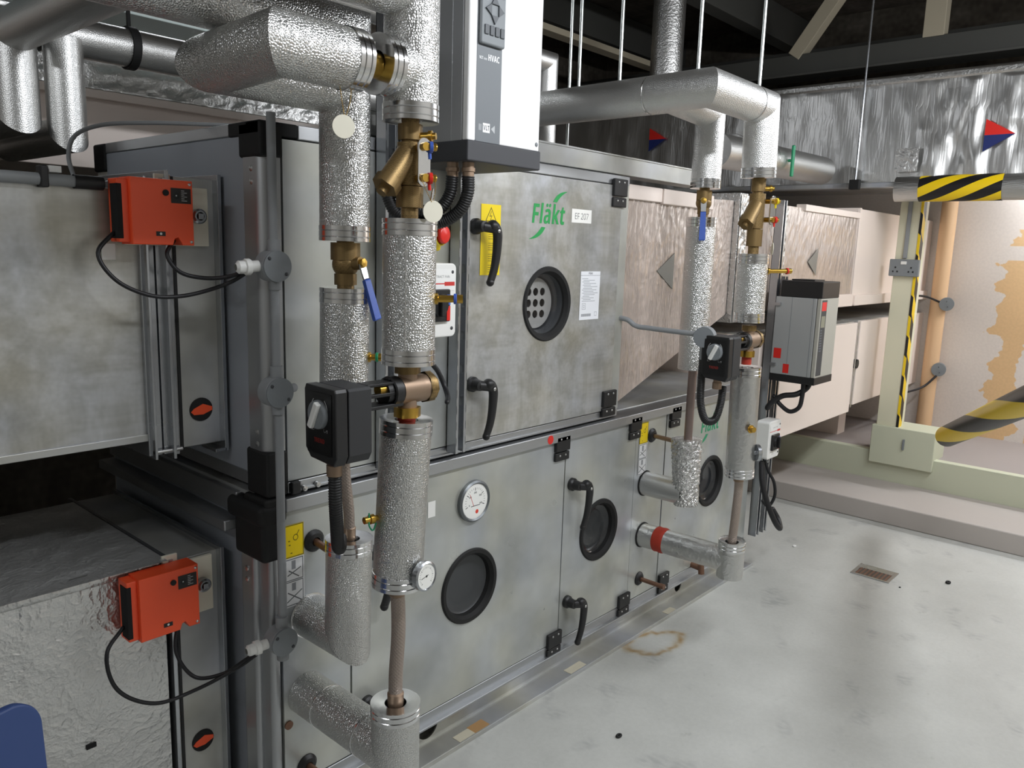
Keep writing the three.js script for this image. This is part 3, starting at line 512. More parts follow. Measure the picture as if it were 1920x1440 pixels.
solo('actuator_cable', cable([[-0.172, 0.648, -0.15], [-0.188, 0.58, -0.13], [-0.15, 0.505, -0.11], [-0.1, 0.51, -0.07], [-0.06, 0.555, -0.02], [-0.05, 0.58, 0.01]], 0.0048), M.cableM, 'short black cable from the underside of the lower orange actuator', 'cable');
{ // conduit with round boxes in front of the corner post
  const t = thing('steel_conduit', 'vertical grey conduit with three round junction boxes beside the unit corner', 'conduit', [0.008, 0.56, 0.04]);
  obj('tube', [rod([0.012, 0.64, 0.035], [0.012, 1.21, 0.035], 0.0105, 18), rod([0.008, 1.27, 0.035], [0.008, 1.51, 0.035], 0.0105, 18), rod([0.006, 1.57, 0.035], [0.006, 1.885, 0.035], 0.0105, 18)], M.pvc, t);
  for (const [y, gland] of [[1.541, 1], [1.243, 0], [0.605, 1]]) {
    const b = obj('junction_box', [lathe([0.004, y, 0.015], [0, 0, 1], [[0, 0], [0.036, 0], [0.036, 0.034], [0.034, 0.038]], 36), rod([0.008, y + 0.03, 0.035], [0.008, y + 0.062, 0.035], 0.015, 18), rod([0.01, y - 0.03, 0.035], [0.01, y - 0.055, 0.035], 0.015, 18)], M.pvc, t, 'round conduit box');
    obj('box_lid', lathe([0.004, y, 0.053], [0, 0, 1], [[0.036, 0], [0.036, 0.004], [0, 0.0045]], 36), M.grey, b, 'round screwed lid'); obj('lid_screws', screws([[-0.018, y + 0.018, 0.0575], [0.026, y - 0.018, 0.0575]], 0.0045), M.darkGrey, b);
    if (gland) obj('cable_gland', [rod([-0.03, y, 0.03], [-0.055, y - 0.002, 0.026], 0.013, 18), lathe([-0.05, y - 0.002, 0.027], [-1, -0.05, -0.1], [[0.019, 0], [0.019, 0.012], [0.015, 0.014], [0.015, 0.028], [0.008, 0.034]], 8)], M.white, b, 'white cable gland');
    else obj('side_spigot', rod([0.03, y, 0.03], [0.07, y, 0.012], 0.011, 16), M.pvc, b);
  }
}
{ // conduit along the top edge of the galvanised duct
  const t = thing('steel_conduit', 'grey conduit clipped along the top edge of the galvanised duct', 'conduit', [-1.2, 1.7, -0.19]);
  obj('tube', rod([-2.5, 1.712, -0.185], [-0.31, 1.712, -0.185], 0.0125, 18), M.pvc, t); obj('coupler', lathe([-0.31, 1.712, -0.185], [1, 0, 0], [[0.015, -0.03], [0.015, 0.03], [0, 0.03]], 18), M.black, t);
  for (const x of [-0.4, -0.9]) obj('saddle_clip', [box(x - 0.008, x + 0.008, 1.695, 1.74, -0.2, -0.17, 0.003)], M.black, t); obj('clip_block', box(-0.385, -0.36, 1.728, 1.742, -0.21, -0.19, 0.001), M.white, t);
  solo('thin_grey_cable', cable([[-0.325, 1.72, -0.22], [-0.32, 1.77, -0.26], [-0.29, 1.82, -0.3], [-0.22, 1.855, -0.33], [-0.1, 1.875, -0.32], [0.0, 1.882, -0.28], [0.06, 1.882, -0.22]], 0.0048), M.pvc, 'thin grey cable arching from the duct conduit to the unit top', 'cable');
}

// ---------------------------------------------------------------- insulated pipework
const R = 0.057;
// straight clad length: body, smooth bands and a dished cap at the given ends
function section(name, label, a, b, o = {}) {
  const A = V3(...a), B = V3(...b), L = A.distanceTo(B), d = B.clone().sub(A).normalize(), r = o.r || R, mat = o.mat || M.clad;
  const low = A.y < B.y ? A : B, t = thing(name, label, 'pipe', [low.x, low.y, low.z]);
  const pts = o.path ? o.path : [a, b]; obj('cladding', pipe(pts, r), mat, t);
  const D = [d.x, d.y, d.z];
  for (const [end, p, s] of [['start', A, 1], ['end', B, -1]]) {
    if (!(o.caps || '').includes(end)) continue;
    const q = p.toArray(), dd = o.path ? (end === 'start' ? V3(...pts[1]).sub(V3(...pts[0])) : V3(...pts[pts.length - 2]).sub(V3(...pts[pts.length - 1]))).normalize().toArray() : D.map(v => v * s);
    obj('end_band', lathe(q, dd, [[r + 0.0018, 0], [r + 0.0018, 0.008], [r + 0.0005, 0.0095], [r + 0.0018, 0.011], [r + 0.0018, 0.022], [r + 0.0005, 0.0235], [r + 0.0018, 0.025], [r + 0.0018, 0.034], [r, 0.0345]], 48), M.band, t, 'smooth bright end band');
    obj('end_cap', lathe(q, dd, [[r + 0.0018, 0], [0.026, 0.003], [0.024, 0.02]], 48), M.band, t, 'bright end cap');
  }
  if (o.seam) obj('seam', pipe([A.clone().add(V3(o.seam[0] * r, 0, o.seam[1] * r)).toArray(), B.clone().add(V3(o.seam[0] * r, 0, o.seam[1] * r)).toArray()], 0.0012, 6), M.band, t);
  return t;
}
function bandAt(t, p, dir, r = R) { obj('joint_band', lathe(p, dir, [[r + 0.0002, -0.002], [r + 0.0012, -0.0015], [r + 0.0012, 0.0015], [r + 0.0002, 0.002]], 48), M.band, t); }
const ax = 0.115, az = 0.165, bx = 0.115, bz = 0.388;
// riser A (inner)
{
  let t = section('insulated_pipe', 'clad elbow leaving the lower coil panel beside the yellow sticker, inner left riser', [ax, 0.625, 0.0], [ax + 0.006, 0.882, az], { path: [[ax, 0.622, 0.0], [ax, 0.622, az], [ax + 0.006, 0.882, az]], caps: 'end' });
  obj('wall_collar', lathe([ax, 0.622, 0.0], [0, 0, 1], [[R + 0.004, 0], [R + 0.004, 0.004], [R, 0.005]], 40), M.band, t);
  section('insulated_pipe', 'clad riser section below the blue-levered left valve, behind the black actuator', [ax - 0.01, 1.1, az], [ax - 0.003, 1.496, az], { caps: 'startend', seam: [-0.7, 0.7] });
  t = section('insulated_pipe', 'clad inner left riser above the blue-levered valve, turning left along the ceiling', [ax - 0.003, 1.603, az], [ax, 2.055, az], { path: [[ax - 0.003, 1.603, az], [ax, 2.055, az], [-2.4, 2.06, az]], caps: 'start' });
  obj('branch_stub', pipe([[ax, 1.938, az], [-0.1, 1.938, az]], R), M.clad, t);
}
// bypass loop
{
  const y = 1.945;
  const t = section('insulated_pipe', 'stubby clad bypass loop with dark open end beside brass valve at upper left', [-0.1, y - 0.007, az], [-0.02, y, bz], { path: [[-0.1, y - 0.007, az], [-0.19, y - 0.007, az], [-0.19, y, bz], [-0.02, y, bz]], caps: 'end' });
  section('insulated_pipe', 'short clad bypass stub with cone cap joining the outer left riser', [0.024, y + 0.004, bz], [bx, y + 0.004, bz], { caps: 'start' });
  const v = thing('bypass_valve', 'small yellow brass valve in the gap of the bypass loop', 'valve', [0.002, y - 0.03, bz]);
  obj('valve_body', lathe([-0.03, y, bz], [1, 0, 0], [[0.024, 0], [0.024, 0.06]], 24), M.brassY, v); obj('stem_nut', lathe([0.005, y + 0.02, bz + 0.01], [0, 1, 0.2], [[0.009, 0], [0.009, 0.02], [0, 0.02]], 6), M.screw, v);
}
// riser B (outer)
{
  const t = section('insulated_pipe', 'clad elbow from the bottom of the lower coil panel to the outer left hose', [0.1, 0.4, 0.0], [0.1, 0.538, 0.37], { path: [[0.1, 0.405, 0.0], [0.1, 0.405, 0.37], [0.1, 0.538, 0.37]], caps: 'end' });
  bandAt(t, [0.1, 0.405, 0.1], [0, 0, 1]); bandAt(t, [0.1, 0.405, 0.27], [0, 0, 1]);
  const g = section('insulated_pipe', 'clad outer left riser section with dial thermometer near its foot', [0.101, 0.832, 0.372], [bx - 0.002, 1.222, bz - 0.002], { caps: 'startend' });
  obj('test_point', [lathe([0.062, 1.0, 0.362], [-0.95, 0, -0.1], [[0.007, 0], [0.007, 0.02], [0.011, 0.02], [0.011, 0.03], [0.008, 0.03], [0.008, 0.044], [0, 0.045]], 12)], M.brassY, g, 'brass test point'); obj('test_point_strap', cable([[0.03, 1.014, 0.36], [0.026, 0.988, 0.366], [0.036, 0.976, 0.366], [0.044, 0.99, 0.366]], 0.002, 16, 6), M.green, g);
  section('insulated_pipe', 'clad outer left riser section with brass probe, in front of the white isolator', [bx, 1.344, bz], [bx + 0.001, 1.653, bz], { caps: 'startend', seam: [-0.75, 0.66] });
  section('insulated_pipe', 'clad outer left riser above the Y-shaped brass valve, turning left overhead', [bx + 0.001, 1.85, bz], [bx + 0.002, 2.11, bz], { path: [[bx + 0.001, 1.85, bz], [bx + 0.002, 2.105, bz], [-2.4, 2.11, bz]], caps: 'start' });
}
// probe on riser B
function probe(p, dir, len, mat, label, strap) {
  const t = thing('pressure_test_probe', label, 'test point', p);
  obj('probe_body', lathe(p, dir, [[0.0125, -0.004], [0.0125, 0.004], [0.008, 0.006], [0.008, len - 0.018], [0.0095, len - 0.016], [0.0095, len], [0, len]], 20), mat, t); 
  if (strap) { const D = V3(...dir).normalize(); const q = V3(...p).add(D.clone().multiplyScalar(len - 0.02)).toArray(); obj('strap', lathe(q, dir, [[0.0095, 0], [0.0115, 0.001], [0.0115, 0.006], [0.0095, 0.007]], 20), strap, t); }
}
probe([0.155, 1.487, 0.43], [0.72, 0.01, 0.69], 0.058, M.brassY, 'brass probe with blue strap on the outer left riser', M.blue);
probe([0.152, 1.334, 0.203], [0.68, 0.01, 0.73], 0.036, M.brassY, 'short brass probe with green strap on the inner left riser', M.green);
// flexible braided hoses
function hose(name, label, pts, r, ends) {
  const t = thing(name, label, 'hose', pts[0]);
  obj('braid', cable(pts, r, 48, 20), M.braid, t);
  for (const [p, d] of ends) obj('ferrule', lathe(p, d, [[r + 0.002, 0], [r + 0.003, 0.03], [r, 0.034]], 24), M.bronze, t, 'crimped hose ferrule');
}
hose('flexible_hose', 'braided hose rising from the cap of the inner left riser', [[ax + 0.006, 0.875, az], [ax + 0.002, 0.95, az + 0.004], [ax - 0.006, 1.03, az + 0.002], [ax - 0.01, 1.105, az]], 0.0135, [[[ax + 0.006, 0.878, az], [0, 1, 0]]]);
hose('flexible_hose', 'brown braided hose between thermometer section and floor elbow, outer left riser', [[0.1, 0.53, 0.37], [0.1, 0.6, 0.37], [0.104, 0.72, 0.374], [0.101, 0.838, 0.372]], 0.0165, [[[0.1, 0.53, 0.37], [0, 1, 0]], [[0.101, 0.838, 0.372], [0, -1, 0]]]);
{ // dial thermometer
  const dT = canvas(128, 128, (c, w) => { c.fillStyle = '#f1f1ec'; c.fillRect(0, 0, w, w); c.translate(64, 64); c.strokeStyle = '#444'; for (let i = 0; i <= 24; i++) { const a = Math.PI * (1.25 - i / 24 * 1.5); c.lineWidth = i % 4 ? 1 : 2.5; c.beginPath(); c.moveTo(Math.cos(a) * 50, -Math.sin(a) * 50); c.lineTo(Math.cos(a) * 41, -Math.sin(a) * 41); c.stroke(); } c.strokeStyle = '#111'; c.lineWidth = 3; c.beginPath(); c.moveTo(16, -4); c.lineTo(-36, 6); c.stroke(); c.fillStyle = '#111'; c.beginPath(); c.arc(2, 0, 6, 0, tau); c.fill(); });
  const dial = (p, dir, r, label) => { const t = thing('dial_thermometer', label, 'thermometer', p); const D = V3(...dir).normalize();
    obj('case', lathe(p, dir, [[0.009, -0.02], [0.009, 0.004], [r, 0.005], [r, 0.018], [r - 0.004, 0.021], [r - 0.006, 0.018]], 40), M.zinc, t);
    const f = new THREE.CircleGeometry(r - 0.005, 40); f.lookAt(D); const q = V3(...p).add(D.clone().multiplyScalar(0.0182)); f.translate(q.x, q.y, q.z); obj('dial_face', f, print(dT, 0.3), t, 'white dial'); };
  dial([0.118, 0.868, 0.432], [0.1, 0.06, 1], 0.034, 'round dial thermometer on the outer left riser');
  dial([1.775, 0.865, 0.455], [0.75, 0.02, 0.66], 0.032, 'round dial thermometer on the outer right riser');
}
// ball valve: body turned in brass with hexes and a lever
function ballValve(label, x, y0, y1, z, stemDir, leverMat, leverTip, o = {}) {
  const h = y1 - y0, t = thing('ball_valve', label, 'valve', [x, y0, z]), k = o.k || 1;
  const hex = (y, hh, r) => { const g = new THREE.CylinderGeometry(r, r, hh, 6); g.translate(x, y, z); return g; };
  const ball = new THREE.SphereGeometry(0.031 * k, 24, 16); ball.translate(x, (y0 + y1) / 2, z);
  const sd = V3(...stemDir).normalize(), c = V3(x, (y0 + y1) / 2, z);
  obj('valve_body', [rod([x, y0 - 0.01, z], [x, y1 + 0.01, z], 0.02 * k, 24), hex(y0 + h * 0.16, h * 0.26, 0.026 * k), hex(y1 - h * 0.2, h * 0.4, 0.034 * k), ball, rod(c.toArray(), c.clone().add(sd.clone().multiplyScalar(0.045)).toArray(), 0.015 * k, 16)], M.brass, t, 'brass valve body');
  const s = c.clone().add(sd.clone().multiplyScalar(0.047)), tip = V3(...leverTip);
  obj('stem_nut', lathe(s.toArray(), stemDir, [[0.011, -0.004], [0.011, 0.008], [0, 0.009]], 6), M.brassY, t);
  const mid = s.clone().lerp(tip, 0.28), w = 0.011, L = (a, b, w0, w1, th, m, n, lab) => { // flat tapered bar from a to b, facing sd
    const d = b.clone().sub(a), len = d.length(); d.normalize(); const side = d.clone().cross(sd).normalize(), nrm = side.clone().cross(d).normalize();
    const g = new RoundedBoxGeometry(1, len, th, 2, Math.min(th * 0.45, 0.0045)), p = g.attributes.position;
    for (let i = 0; i < p.count; i++) { const v = (p.getY(i) / len + 0.5), ww = w0 + (w1 - w0) * v; const q = a.clone().add(d.clone().multiplyScalar(v * len)).add(side.clone().multiplyScalar(p.getX(i) * ww)).add(nrm.clone().multiplyScalar(p.getZ(i))); p.setXYZ(i, q.x, q.y, q.z); }
    g.computeVertexNormals(); return obj(n, g, m, t, lab); };
  L(s, mid, 0.022, 0.018, 0.004, M.screw, 'lever_arm', 'plated lever arm'); L(mid, tip, 0.02, 0.023, 0.009, leverMat, 'lever_grip', o.grip || 'blue dipped lever grip');
}
ballValve('brass ball valve with long blue lever on the inner left riser', ax - 0.001, 1.5, 1.6, az, [0.25, 0.1, 0.96], M.blue, [0.154, 1.424, 0.232]);
// Y-pattern regulating valve with two test points and plate
function regValve(label, x, y0, y1, z, yDir, plateAt, k = 1, straps = [M.blue, 'blue strap', M.red, 'red strap']) {
  const h = y1 - y0, c = y0 + h * 0.55, t = thing('regulating_valve', label, 'valve', [x, y0, z]);
  const hex = (y, hh, r) => { const g = new THREE.CylinderGeometry(r, r, hh, 6); g.translate(x, y, z); return g; };
  const yd = V3(...yDir).normalize(), o = V3(x, c + 0.03, z), e = o.clone().add(yd.clone().multiplyScalar(0.085 * k));
  obj('valve_body', [rod([x, y0 - 0.02, z], [x, y1 + 0.02, z], 0.0185 * k, 24), hex(y0 + h * 0.17, h * 0.24, 0.029 * k), hex(y1 - h * 0.09, h * 0.18, 0.026 * k), rod([x, c - h * 0.25, z], [x, c + h * 0.24, z], 0.027 * k, 24), rod(o.toArray(), e.toArray(), 0.024 * k, 24), rod(e.toArray(), e.clone().add(yd.clone().multiplyScalar(0.022 * k)).toArray(), 0.029 * k, 6), rod(e.toArray(), e.clone().add(yd.clone().multiplyScalar(0.036 * k)).toArray(), 0.012, 8)], M.brass, t, 'cast brass Y body');
  const pl = V3(...plateAt), out = V3(-0.2, 0, 0.98).normalize();
  const f = rrect(-0.014 * k, 0.014 * k, -0.048 * k, 0.048 * k, 0.0139 * k), g = extr(f, 0.004, 0.0005); g.lookAt(out); g.translate(pl.x, pl.y, pl.z); obj('flow_plate', g, M.band, t, 'bright metal flow plate');
  for (const [dy, m, lab] of [[0.031 * k, straps[0], straps[1]], [-0.031 * k, straps[2], straps[3]]]) { const q = pl.clone().add(V3(0, dy, 0)), w = V3(0.8, 0, 0.6);
    const back = q.clone().sub(out.clone().multiplyScalar(0.03)); const n = obj('test_nipple', [rod(back.toArray(), q.clone().add(out.clone().multiplyScalar(0.012)).toArray(), 0.0085 * k, 12), lathe(q.toArray(), w.toArray(), [[0.008 * k, 0], [0.008 * k, 0.026], [0.006, 0.028], [0, 0.028]], 14)], M.brassY, t, 'brass test nipple');
    const s = q.clone().add(w.clone().multiplyScalar(0.012)); obj('strap', [lathe(s.toArray(), w.toArray(), [[0.008 * k, 0], [0.0115 * k, 0.001], [0.0115 * k, 0.007], [0.008 * k, 0.008]], 16), rod(s.toArray(), s.clone().add(V3(0.002, -0.024, 0)).toArray(), 0.0035, 8)], m, n, lab); }
  obj('drain_cock', lathe([x + 0.012, y1 - h * 0.14, z + 0.018], [0.5, 0.05, 0.85], [[0.009, 0], [0.009, 0.018], [0.012, 0.019], [0.012, 0.026], [0.007, 0.027], [0.007, 0.034], [0, 0.034]], 14), M.brassY, t);
}
regValve('cast brass Y-pattern valve with blue and red test points on the outer left riser', bx, 1.668, 1.846, bz, [-0.62, -0.76, 0.0], [bx - 0.004, 1.767, bz + 0.046]);
{ // plated lever lying over the riser cap, and the hanging tags
  const s = new THREE.Shape(); const t = solo('plated_lever', (() => { const g = box(-0.0095, 0.0095, -0.036, 0.036, -0.002, 0.002, 0.001); g.rotateZ(-0.62); g.rotateY(0.62); g.translate(0.138, 1.684, 0.43); return g; })(), M.screw, 'flat plated lever leaning over the cap of the outer left riser', 'lever');
  const tag = (name, label, x, y, z, rx, tilt, chain) => { const t = thing(name, label, 'tag', [x, y, z]); const g = lathe([0, 0, -0.001], [0, 0, 1], [[0, 0], [0.022, 0], [0.022, 0.002], [0, 0.002]], 36); g.rotateZ(tilt); g.rotateY(rx); g.translate(x, y, z); obj('disc', g, M.ivory, t, 'blank ivory disc');
    const beads = []; for (const c of chain) { const cv = new THREE.CatmullRomCurve3(c.map(p => V3(...p))), n = Math.round(cv.getLength() / 0.0032); for (let i = 0; i <= n; i++) { const p = cv.getPointAt(i / n), b = new THREE.IcosahedronGeometry(0.0013, 0); b.translate(p.x, p.y, p.z); beads.push(b); } } obj('bead_chain', beads, M.brassY, t, 'fine bead chain'); };
  tag('valve_tag', 'ivory tag disc hanging by a bead chain under the bypass loop', -0.062, 1.818, 0.4, -0.35, 0, [[[-0.06, 1.838, 0.4], [-0.066, 1.865, 0.4], [-0.07, 1.89, 0.4]], [[-0.056, 1.838, 0.4], [-0.046, 1.87, 0.4], [-0.044, 1.893, 0.4]]]);
  tag('valve_tag', 'ivory tag disc hanging below the outer left Y-shaped valve', 0.11, 1.668, 0.466, -0.3, 0.3, [[[0.11, 1.688, 0.466], [0.116, 1.71, 0.466], [0.122, 1.73, 0.458]], [[0.106, 1.688, 0.466], [0.096, 1.71, 0.46], [0.088, 1.74, 0.45]]]);
  tag('valve_tag', 'small pale tag disc beside the outer right Y-shaped valve', 1.77, 1.625, 0.46, 0.6, 0, [[[1.77, 1.645, 0.46], [1.765, 1.67, 0.455]]]);
}
// three-port valve with black actuator
function controlValve(x, y, z, label, label2, hoseEnd) {
  const t = thing('control_valve', label, 'valve', [x, y - 0.06, z]);
  const hexY = (yy, hh, r) => { const g = new THREE.CylinderGeometry(r, r, hh, 6); g.translate(x, yy, z); return g; };
  obj('valve_body', [rod([x, y - 0.055, z], [x, y + 0.055, z], 0.021, 24), rod([x - 0.03, y, z], [x + 0.03, y, z], 0.031, 24), lathe([x + 0.03, y, z], [1, 0, 0.1], [[0.031, 0], [0.031, 0.02], [0, 0.02]], 24)], M.bronze, t, 'cast bronze tee body');
  obj('union_nut', [hexY(y + 0.046, 0.02, 0.029)], M.brass, t); obj('union_nut', [hexY(y - 0.05, 0.022, 0.03)], M.brassY, t);
  obj('end_nut', lathe([x + 0.046, y, z], [1, 0, 0.1], [[0.036, 0], [0.036, 0.016], [0.03, 0.017], [0.03, 0.024], [0, 0.026]], 8), M.brass, t, 'brass end nut'); obj('red_pipe', rod([x, y - 0.09, z], [x, y - 0.055, z], 0.018, 20), M.tapeRed, t, 'red sealed pipe end');
  obj('valve_neck', [rod([x - 0.03, y, z], [x - 0.07, y, z], 0.026, 18), lathe([x - 0.034, y, z], [-1, 0, 0], [[0.034, 0], [0.034, 0.02], [0.03, 0.022]], 14), box(x - 0.125, x - 0.03, y - 0.03, y - 0.022, z - 0.02, z + 0.024, 0.002), box(x - 0.125, x - 0.03, y - 0.004, y + 0.004, z + 0.016, z + 0.026, 0.002), box(x - 0.125, x - 0.05, y + 0.018, y + 0.025, z - 0.02, z + 0.02, 0.002)], M.black, t, 'black actuator bracket');
  obj('stem_brass', rod([x - 0.068, y + 0.008, z + 0.006], [x - 0.088, y + 0.008, z + 0.006], 0.012, 16), M.brassY, t);
  const a = thing('valve_actuator', label2, 'actuator', [x - 0.17, y - 0.128, z]);
  const x0 = x - 0.215, x1 = x - 0.125, z0 = z - 0.072, z1 = z + 0.034, y0 = y - 0.125, y1 = y + 0.022;
  const sh = (q) => poly([[z0 + q, y0 + 0.02], [z0 + 0.02, y0 + q * 0.5], [z1 - 0.01, y0 - 0.004], [z1 - q * 0.3, y0 + 0.012], [z1 - q, y1 - 0.004], [z1 - 0.006, y1], [z0 + 0.006, y1 + 0.002], [z0 + q * 0.5, y1 - 0.006]]);
  const slab = (xa, xb, q, bv) => { const g = extr(sh(q), xb - xa - 2 * bv, bv); g.rotateY(-Math.PI / 2); g.translate(xb - bv, 0, 0); return g; };
  const cov = obj('front_cover', slab(x0, x0 + 0.03, 0.004, 0.003), M.black, a, 'glossy black front cover'); obj('rear_case', slab(x0 + 0.032, x1, 0.002, 0.002), S({ color: 0x2c2d2f, roughness: 0.55 }), a, 'matt black case');
  const fT = canvas(192, 256, (c, w, h) => { c.fillStyle = '#0d0d0e'; c.fillRect(0, 0, w, h); c.strokeStyle = '#c8c8c8'; c.lineWidth = 4; c.beginPath(); c.arc(96, 80, 66, -0.9, 0.5); c.stroke(); c.beginPath(); c.arc(96, 80, 66, Math.PI - 0.5, Math.PI + 0.9); c.stroke(); c.fillStyle = '#bbb'; c.font = 'bold 18px sans-serif'; c.fillText('0', 34, 160); c.fillText('1', 152, 160); c.strokeStyle = '#999'; c.lineWidth = 2; c.beginPath(); c.arc(50, 150, 9, 0, 4); c.stroke(); c.beginPath(); c.arc(140, 150, 9, 0, 4); c.stroke(); c.fillStyle = '#8e2018'; c.font = 'bold 26px sans-serif'; c.textAlign = 'center'; c.fillText('TREND', 96, 208); });
  obj('front_print', sheetX(z0 + 0.01, z1 - 0.012, y0 + 0.012, y1 - 0.008, x0 - 0.0004), print(fT, 0.35), cov, 'printed black fascia');
  const kx = x0 - 0.001, ky = y1 - 0.052, kz = (z0 + z1) / 2; const kn = lathe([kx, ky, kz], [-1, 0, 0], [[0.03, 0], [0.029, 0.008], [0.026, 0.01], [0, 0.01]], 36); const bar = box(-0.012, 0, -0.029, 0.029, -0.007, 0.007, 0.003); bar.rotateX(0.45); bar.translate(kx - 0.007, ky, kz);
  obj('manual_knob', [kn], M.grey, cov, 'round grey hand knob'); obj('knob_bar', bar, M.white, cov, 'pale pointer bar on the knob');
  obj('conduit_adapter', lathe([x0 + 0.035, y0 + 0.004, z - 0.02], [0, -1, 0], [[0.014, 0], [0.014, 0.02], [0.0165, 0.021], [0.0165, 0.044], [0.012, 0.045]], 16), M.bronze, a, 'plated conduit adapter');
}
controlValve(bx, 1.287, bz - 0.002, 'bronze three-port valve on the outer left riser', 'black valve actuator with grey knob in front of the left risers');
controlValve(1.745, 1.29, 0.408, 'bronze three-port valve on the outer right riser', 'black valve actuator with grey knob beside the right risers');
solo('black_flexible_conduit', ribbed([[-0.064, 1.125, 0.366], [-0.06, 1.06, 0.362], [-0.045, 1.0, 0.345], [-0.01, 0.935, 0.3], [0.04, 0.9, 0.24], [0.07, 0.905, 0.2]], 0.0135), M.black, 'ribbed black conduit dropping from the left black actuator behind the hose', 'conduit');

// right risers C (inner) and D (outer)
const cx = 1.757, cz = 0.185, dz = 0.405;
{
  const fo = thing('insulated_pipe', 'crumpled foil-taped elbow from the right coil panel to the inner right riser', 'pipe', [cx, 0.56, cz]);
  obj('stub', pipe([[cx - 0.005, 0.648, 0.0], [cx - 0.003, 0.648, 0.19]], 0.05), M.clad2, fo, 'smooth foil stub');
  obj('wall_collar', lathe([cx - 0.005, 0.648, 0], [0, 0, 1], [[0.054, 0], [0.054, 0.004], [0.05, 0.005]], 36), M.gasket, fo);
  const g = new THREE.CylinderGeometry(0.06, 0.048, 0.27, 64, 60, false), p = g.attributes.position;
  for (let i = 0; i < p.count; i++) { const x = p.getX(i), y = p.getY(i), z = p.getZ(i), r = Math.hypot(x, z); if (r < 0.001) continue; const a = Math.atan2(z, x), h = (1 - Math.abs(n3(Math.cos(a) * 3, Math.sin(a) * 3, y * 30))) * 0.008 + n3(Math.cos(a) * 6, Math.sin(a) * 6, y * 60) * 0.004; const k = (r + h - 0.006) / r; p.setXYZ(i, x * k, y, z * k); }
  g.computeVertexNormals(); g.rotateX(-0.06); g.translate(cx, 0.735, cz); obj('foil_wrap', g, S({ color: 0xd6d6d4, metalness: 1, roughness: 0.2, bumpMap: tFoil, bumpScale: 0.004 }), fo, 'crumpled foil wrap');
  solo('copper_riser_pipe', rod([cx - 0.003, 0.85, cz], [cx - 0.003, 1.165, cz], 0.0165, 20), S({ color: 0x9b8a84, metalness: 0.75, roughness: 0.45 }), 'bare brownish pipe rising from the crumpled foil elbow', 'pipe');
  section('insulated_pipe', 'tall clad inner right riser below the small blue-levered valve', [cx - 0.012, 1.155, cz], [cx - 0.018, 1.735, cz], { r: 0.055, caps: 'end', seam: [0.75, 0.66] });
  ballValve('small brass ball valve with short blue lever on the inner right riser', cx - 0.01, 1.745, 1.835, cz, [-0.88, 0.1, 0.48], M.blue, [cx - 0.08, 1.648, cz + 0.042], { k: 0.95 });
  const t = section('insulated_pipe', 'clad inner right riser top turning back under the larger pipe', [cx - 0.006, 1.842, cz], [cx - 0.004, 2.105, cz], { r: 0.055, mat: M.cladR, path: [[cx - 0.006, 1.842, cz], [cx - 0.004, 2.115, cz], [1.462, 2.13, cz], [1.462, 2.13, -1.6]], caps: 'start' });
}
{
  const t = section('insulated_pipe', 'foil-clad elbow with red tape band near floor at the outer right riser', [cx, 0.42, 0.0], [cx - 0.002, 0.505, dz], { path: [[cx, 0.42, 0.0], [cx, 0.425, dz], [cx - 0.002, 0.51, dz]], r: 0.05, mat: M.foilFlat, caps: 'end' });
  obj('wall_collar', lathe([cx, 0.42, 0], [0, 0, 1], [[0.054, 0], [0.054, 0.004], [0.05, 0.005]], 36), M.gasket, t);
  obj('red_tape', lathe([cx, 0.422, 0.075], [0, 0, 1], [[0.05, -0.004], [0.053, 0], [0.0515, 0.012], [0.054, 0.03], [0.051, 0.042], [0.05, 0.046]], 36, false), M.tapeRed, t, 'ragged red tape band');
  obj('elbow_drop', lathe([cx - 0.002, 0.36, dz], [0, 1, 0], [[0, 0], [0.05, 0], [0.05, 0.1]], 40), M.foilFlat, t);
  hose('flexible_hose', 'short braided hose under the outer right riser thermometer', [[cx - 0.002, 0.5, dz], [cx, 0.6, dz + 0.004], [cx + 0.008, 0.7, dz + 0.004], [cx + 0.012, 0.775, dz]], 0.0165, [[[cx + 0.012, 0.775, dz], [0, -1, 0]]]);
  const s = section('insulated_pipe', 'foil-clad outer right riser below the black actuator, with gold stud', [cx + 0.012, 0.765, dz], [cx - 0.002, 1.19, dz], { r: 0.054, mat: M.foilFlat, caps: 'startend', seam: [0.8, 0.6] });
  obj('gold_stud', lathe([1.722, 0.965, dz + 0.052], [-0.35, 0, 0.93], [[0.016, 0], [0.016, 0.004], [0.011, 0.005], [0.011, 0.018], [0, 0.018]], 8), M.brassY, s, 'gold plug');
  section('insulated_pipe', 'clad outer right riser between the bronze and Y-shaped valves', [1.742, 1.358, dz], [1.737, 1.606, dz], { r: 0.054, caps: 'startend' });
  probe([1.775, 1.545, dz + 0.042], [0.85, 0.02, 0.5], 0.1, M.brassY, 'thin brass probe with red collar on the outer right riser', M.red);
  regValve('cast brass Y-pattern valve with yellow and red caps on the outer right riser', 1.733, 1.62, 1.87, dz, [-0.7, -0.72, 0.0], [1.76, 1.76, dz + 0.046], 1.05, [M.yellow, 'yellow strap', M.red, 'red strap']);
  const d = section('insulated_pipe', 'large clad pipe crossing above the wrapped duct down to the outer right riser', [1.725, 1.872, dz], [1.7, 2.11, dz], { r: 0.06, mat: M.cladR, path: [[1.727, 1.872, dz], [1.712, 2.112, dz], [1.33, 2.115, dz], [1.33, 2.1, -1.8]], caps: 'start' });
  bandAt(d, [1.33, 2.112, 0.19], [0, 0, 1], 0.06); bandAt(d, [1.62, 2.112, dz], [1, 0, 0], 0.06);
}
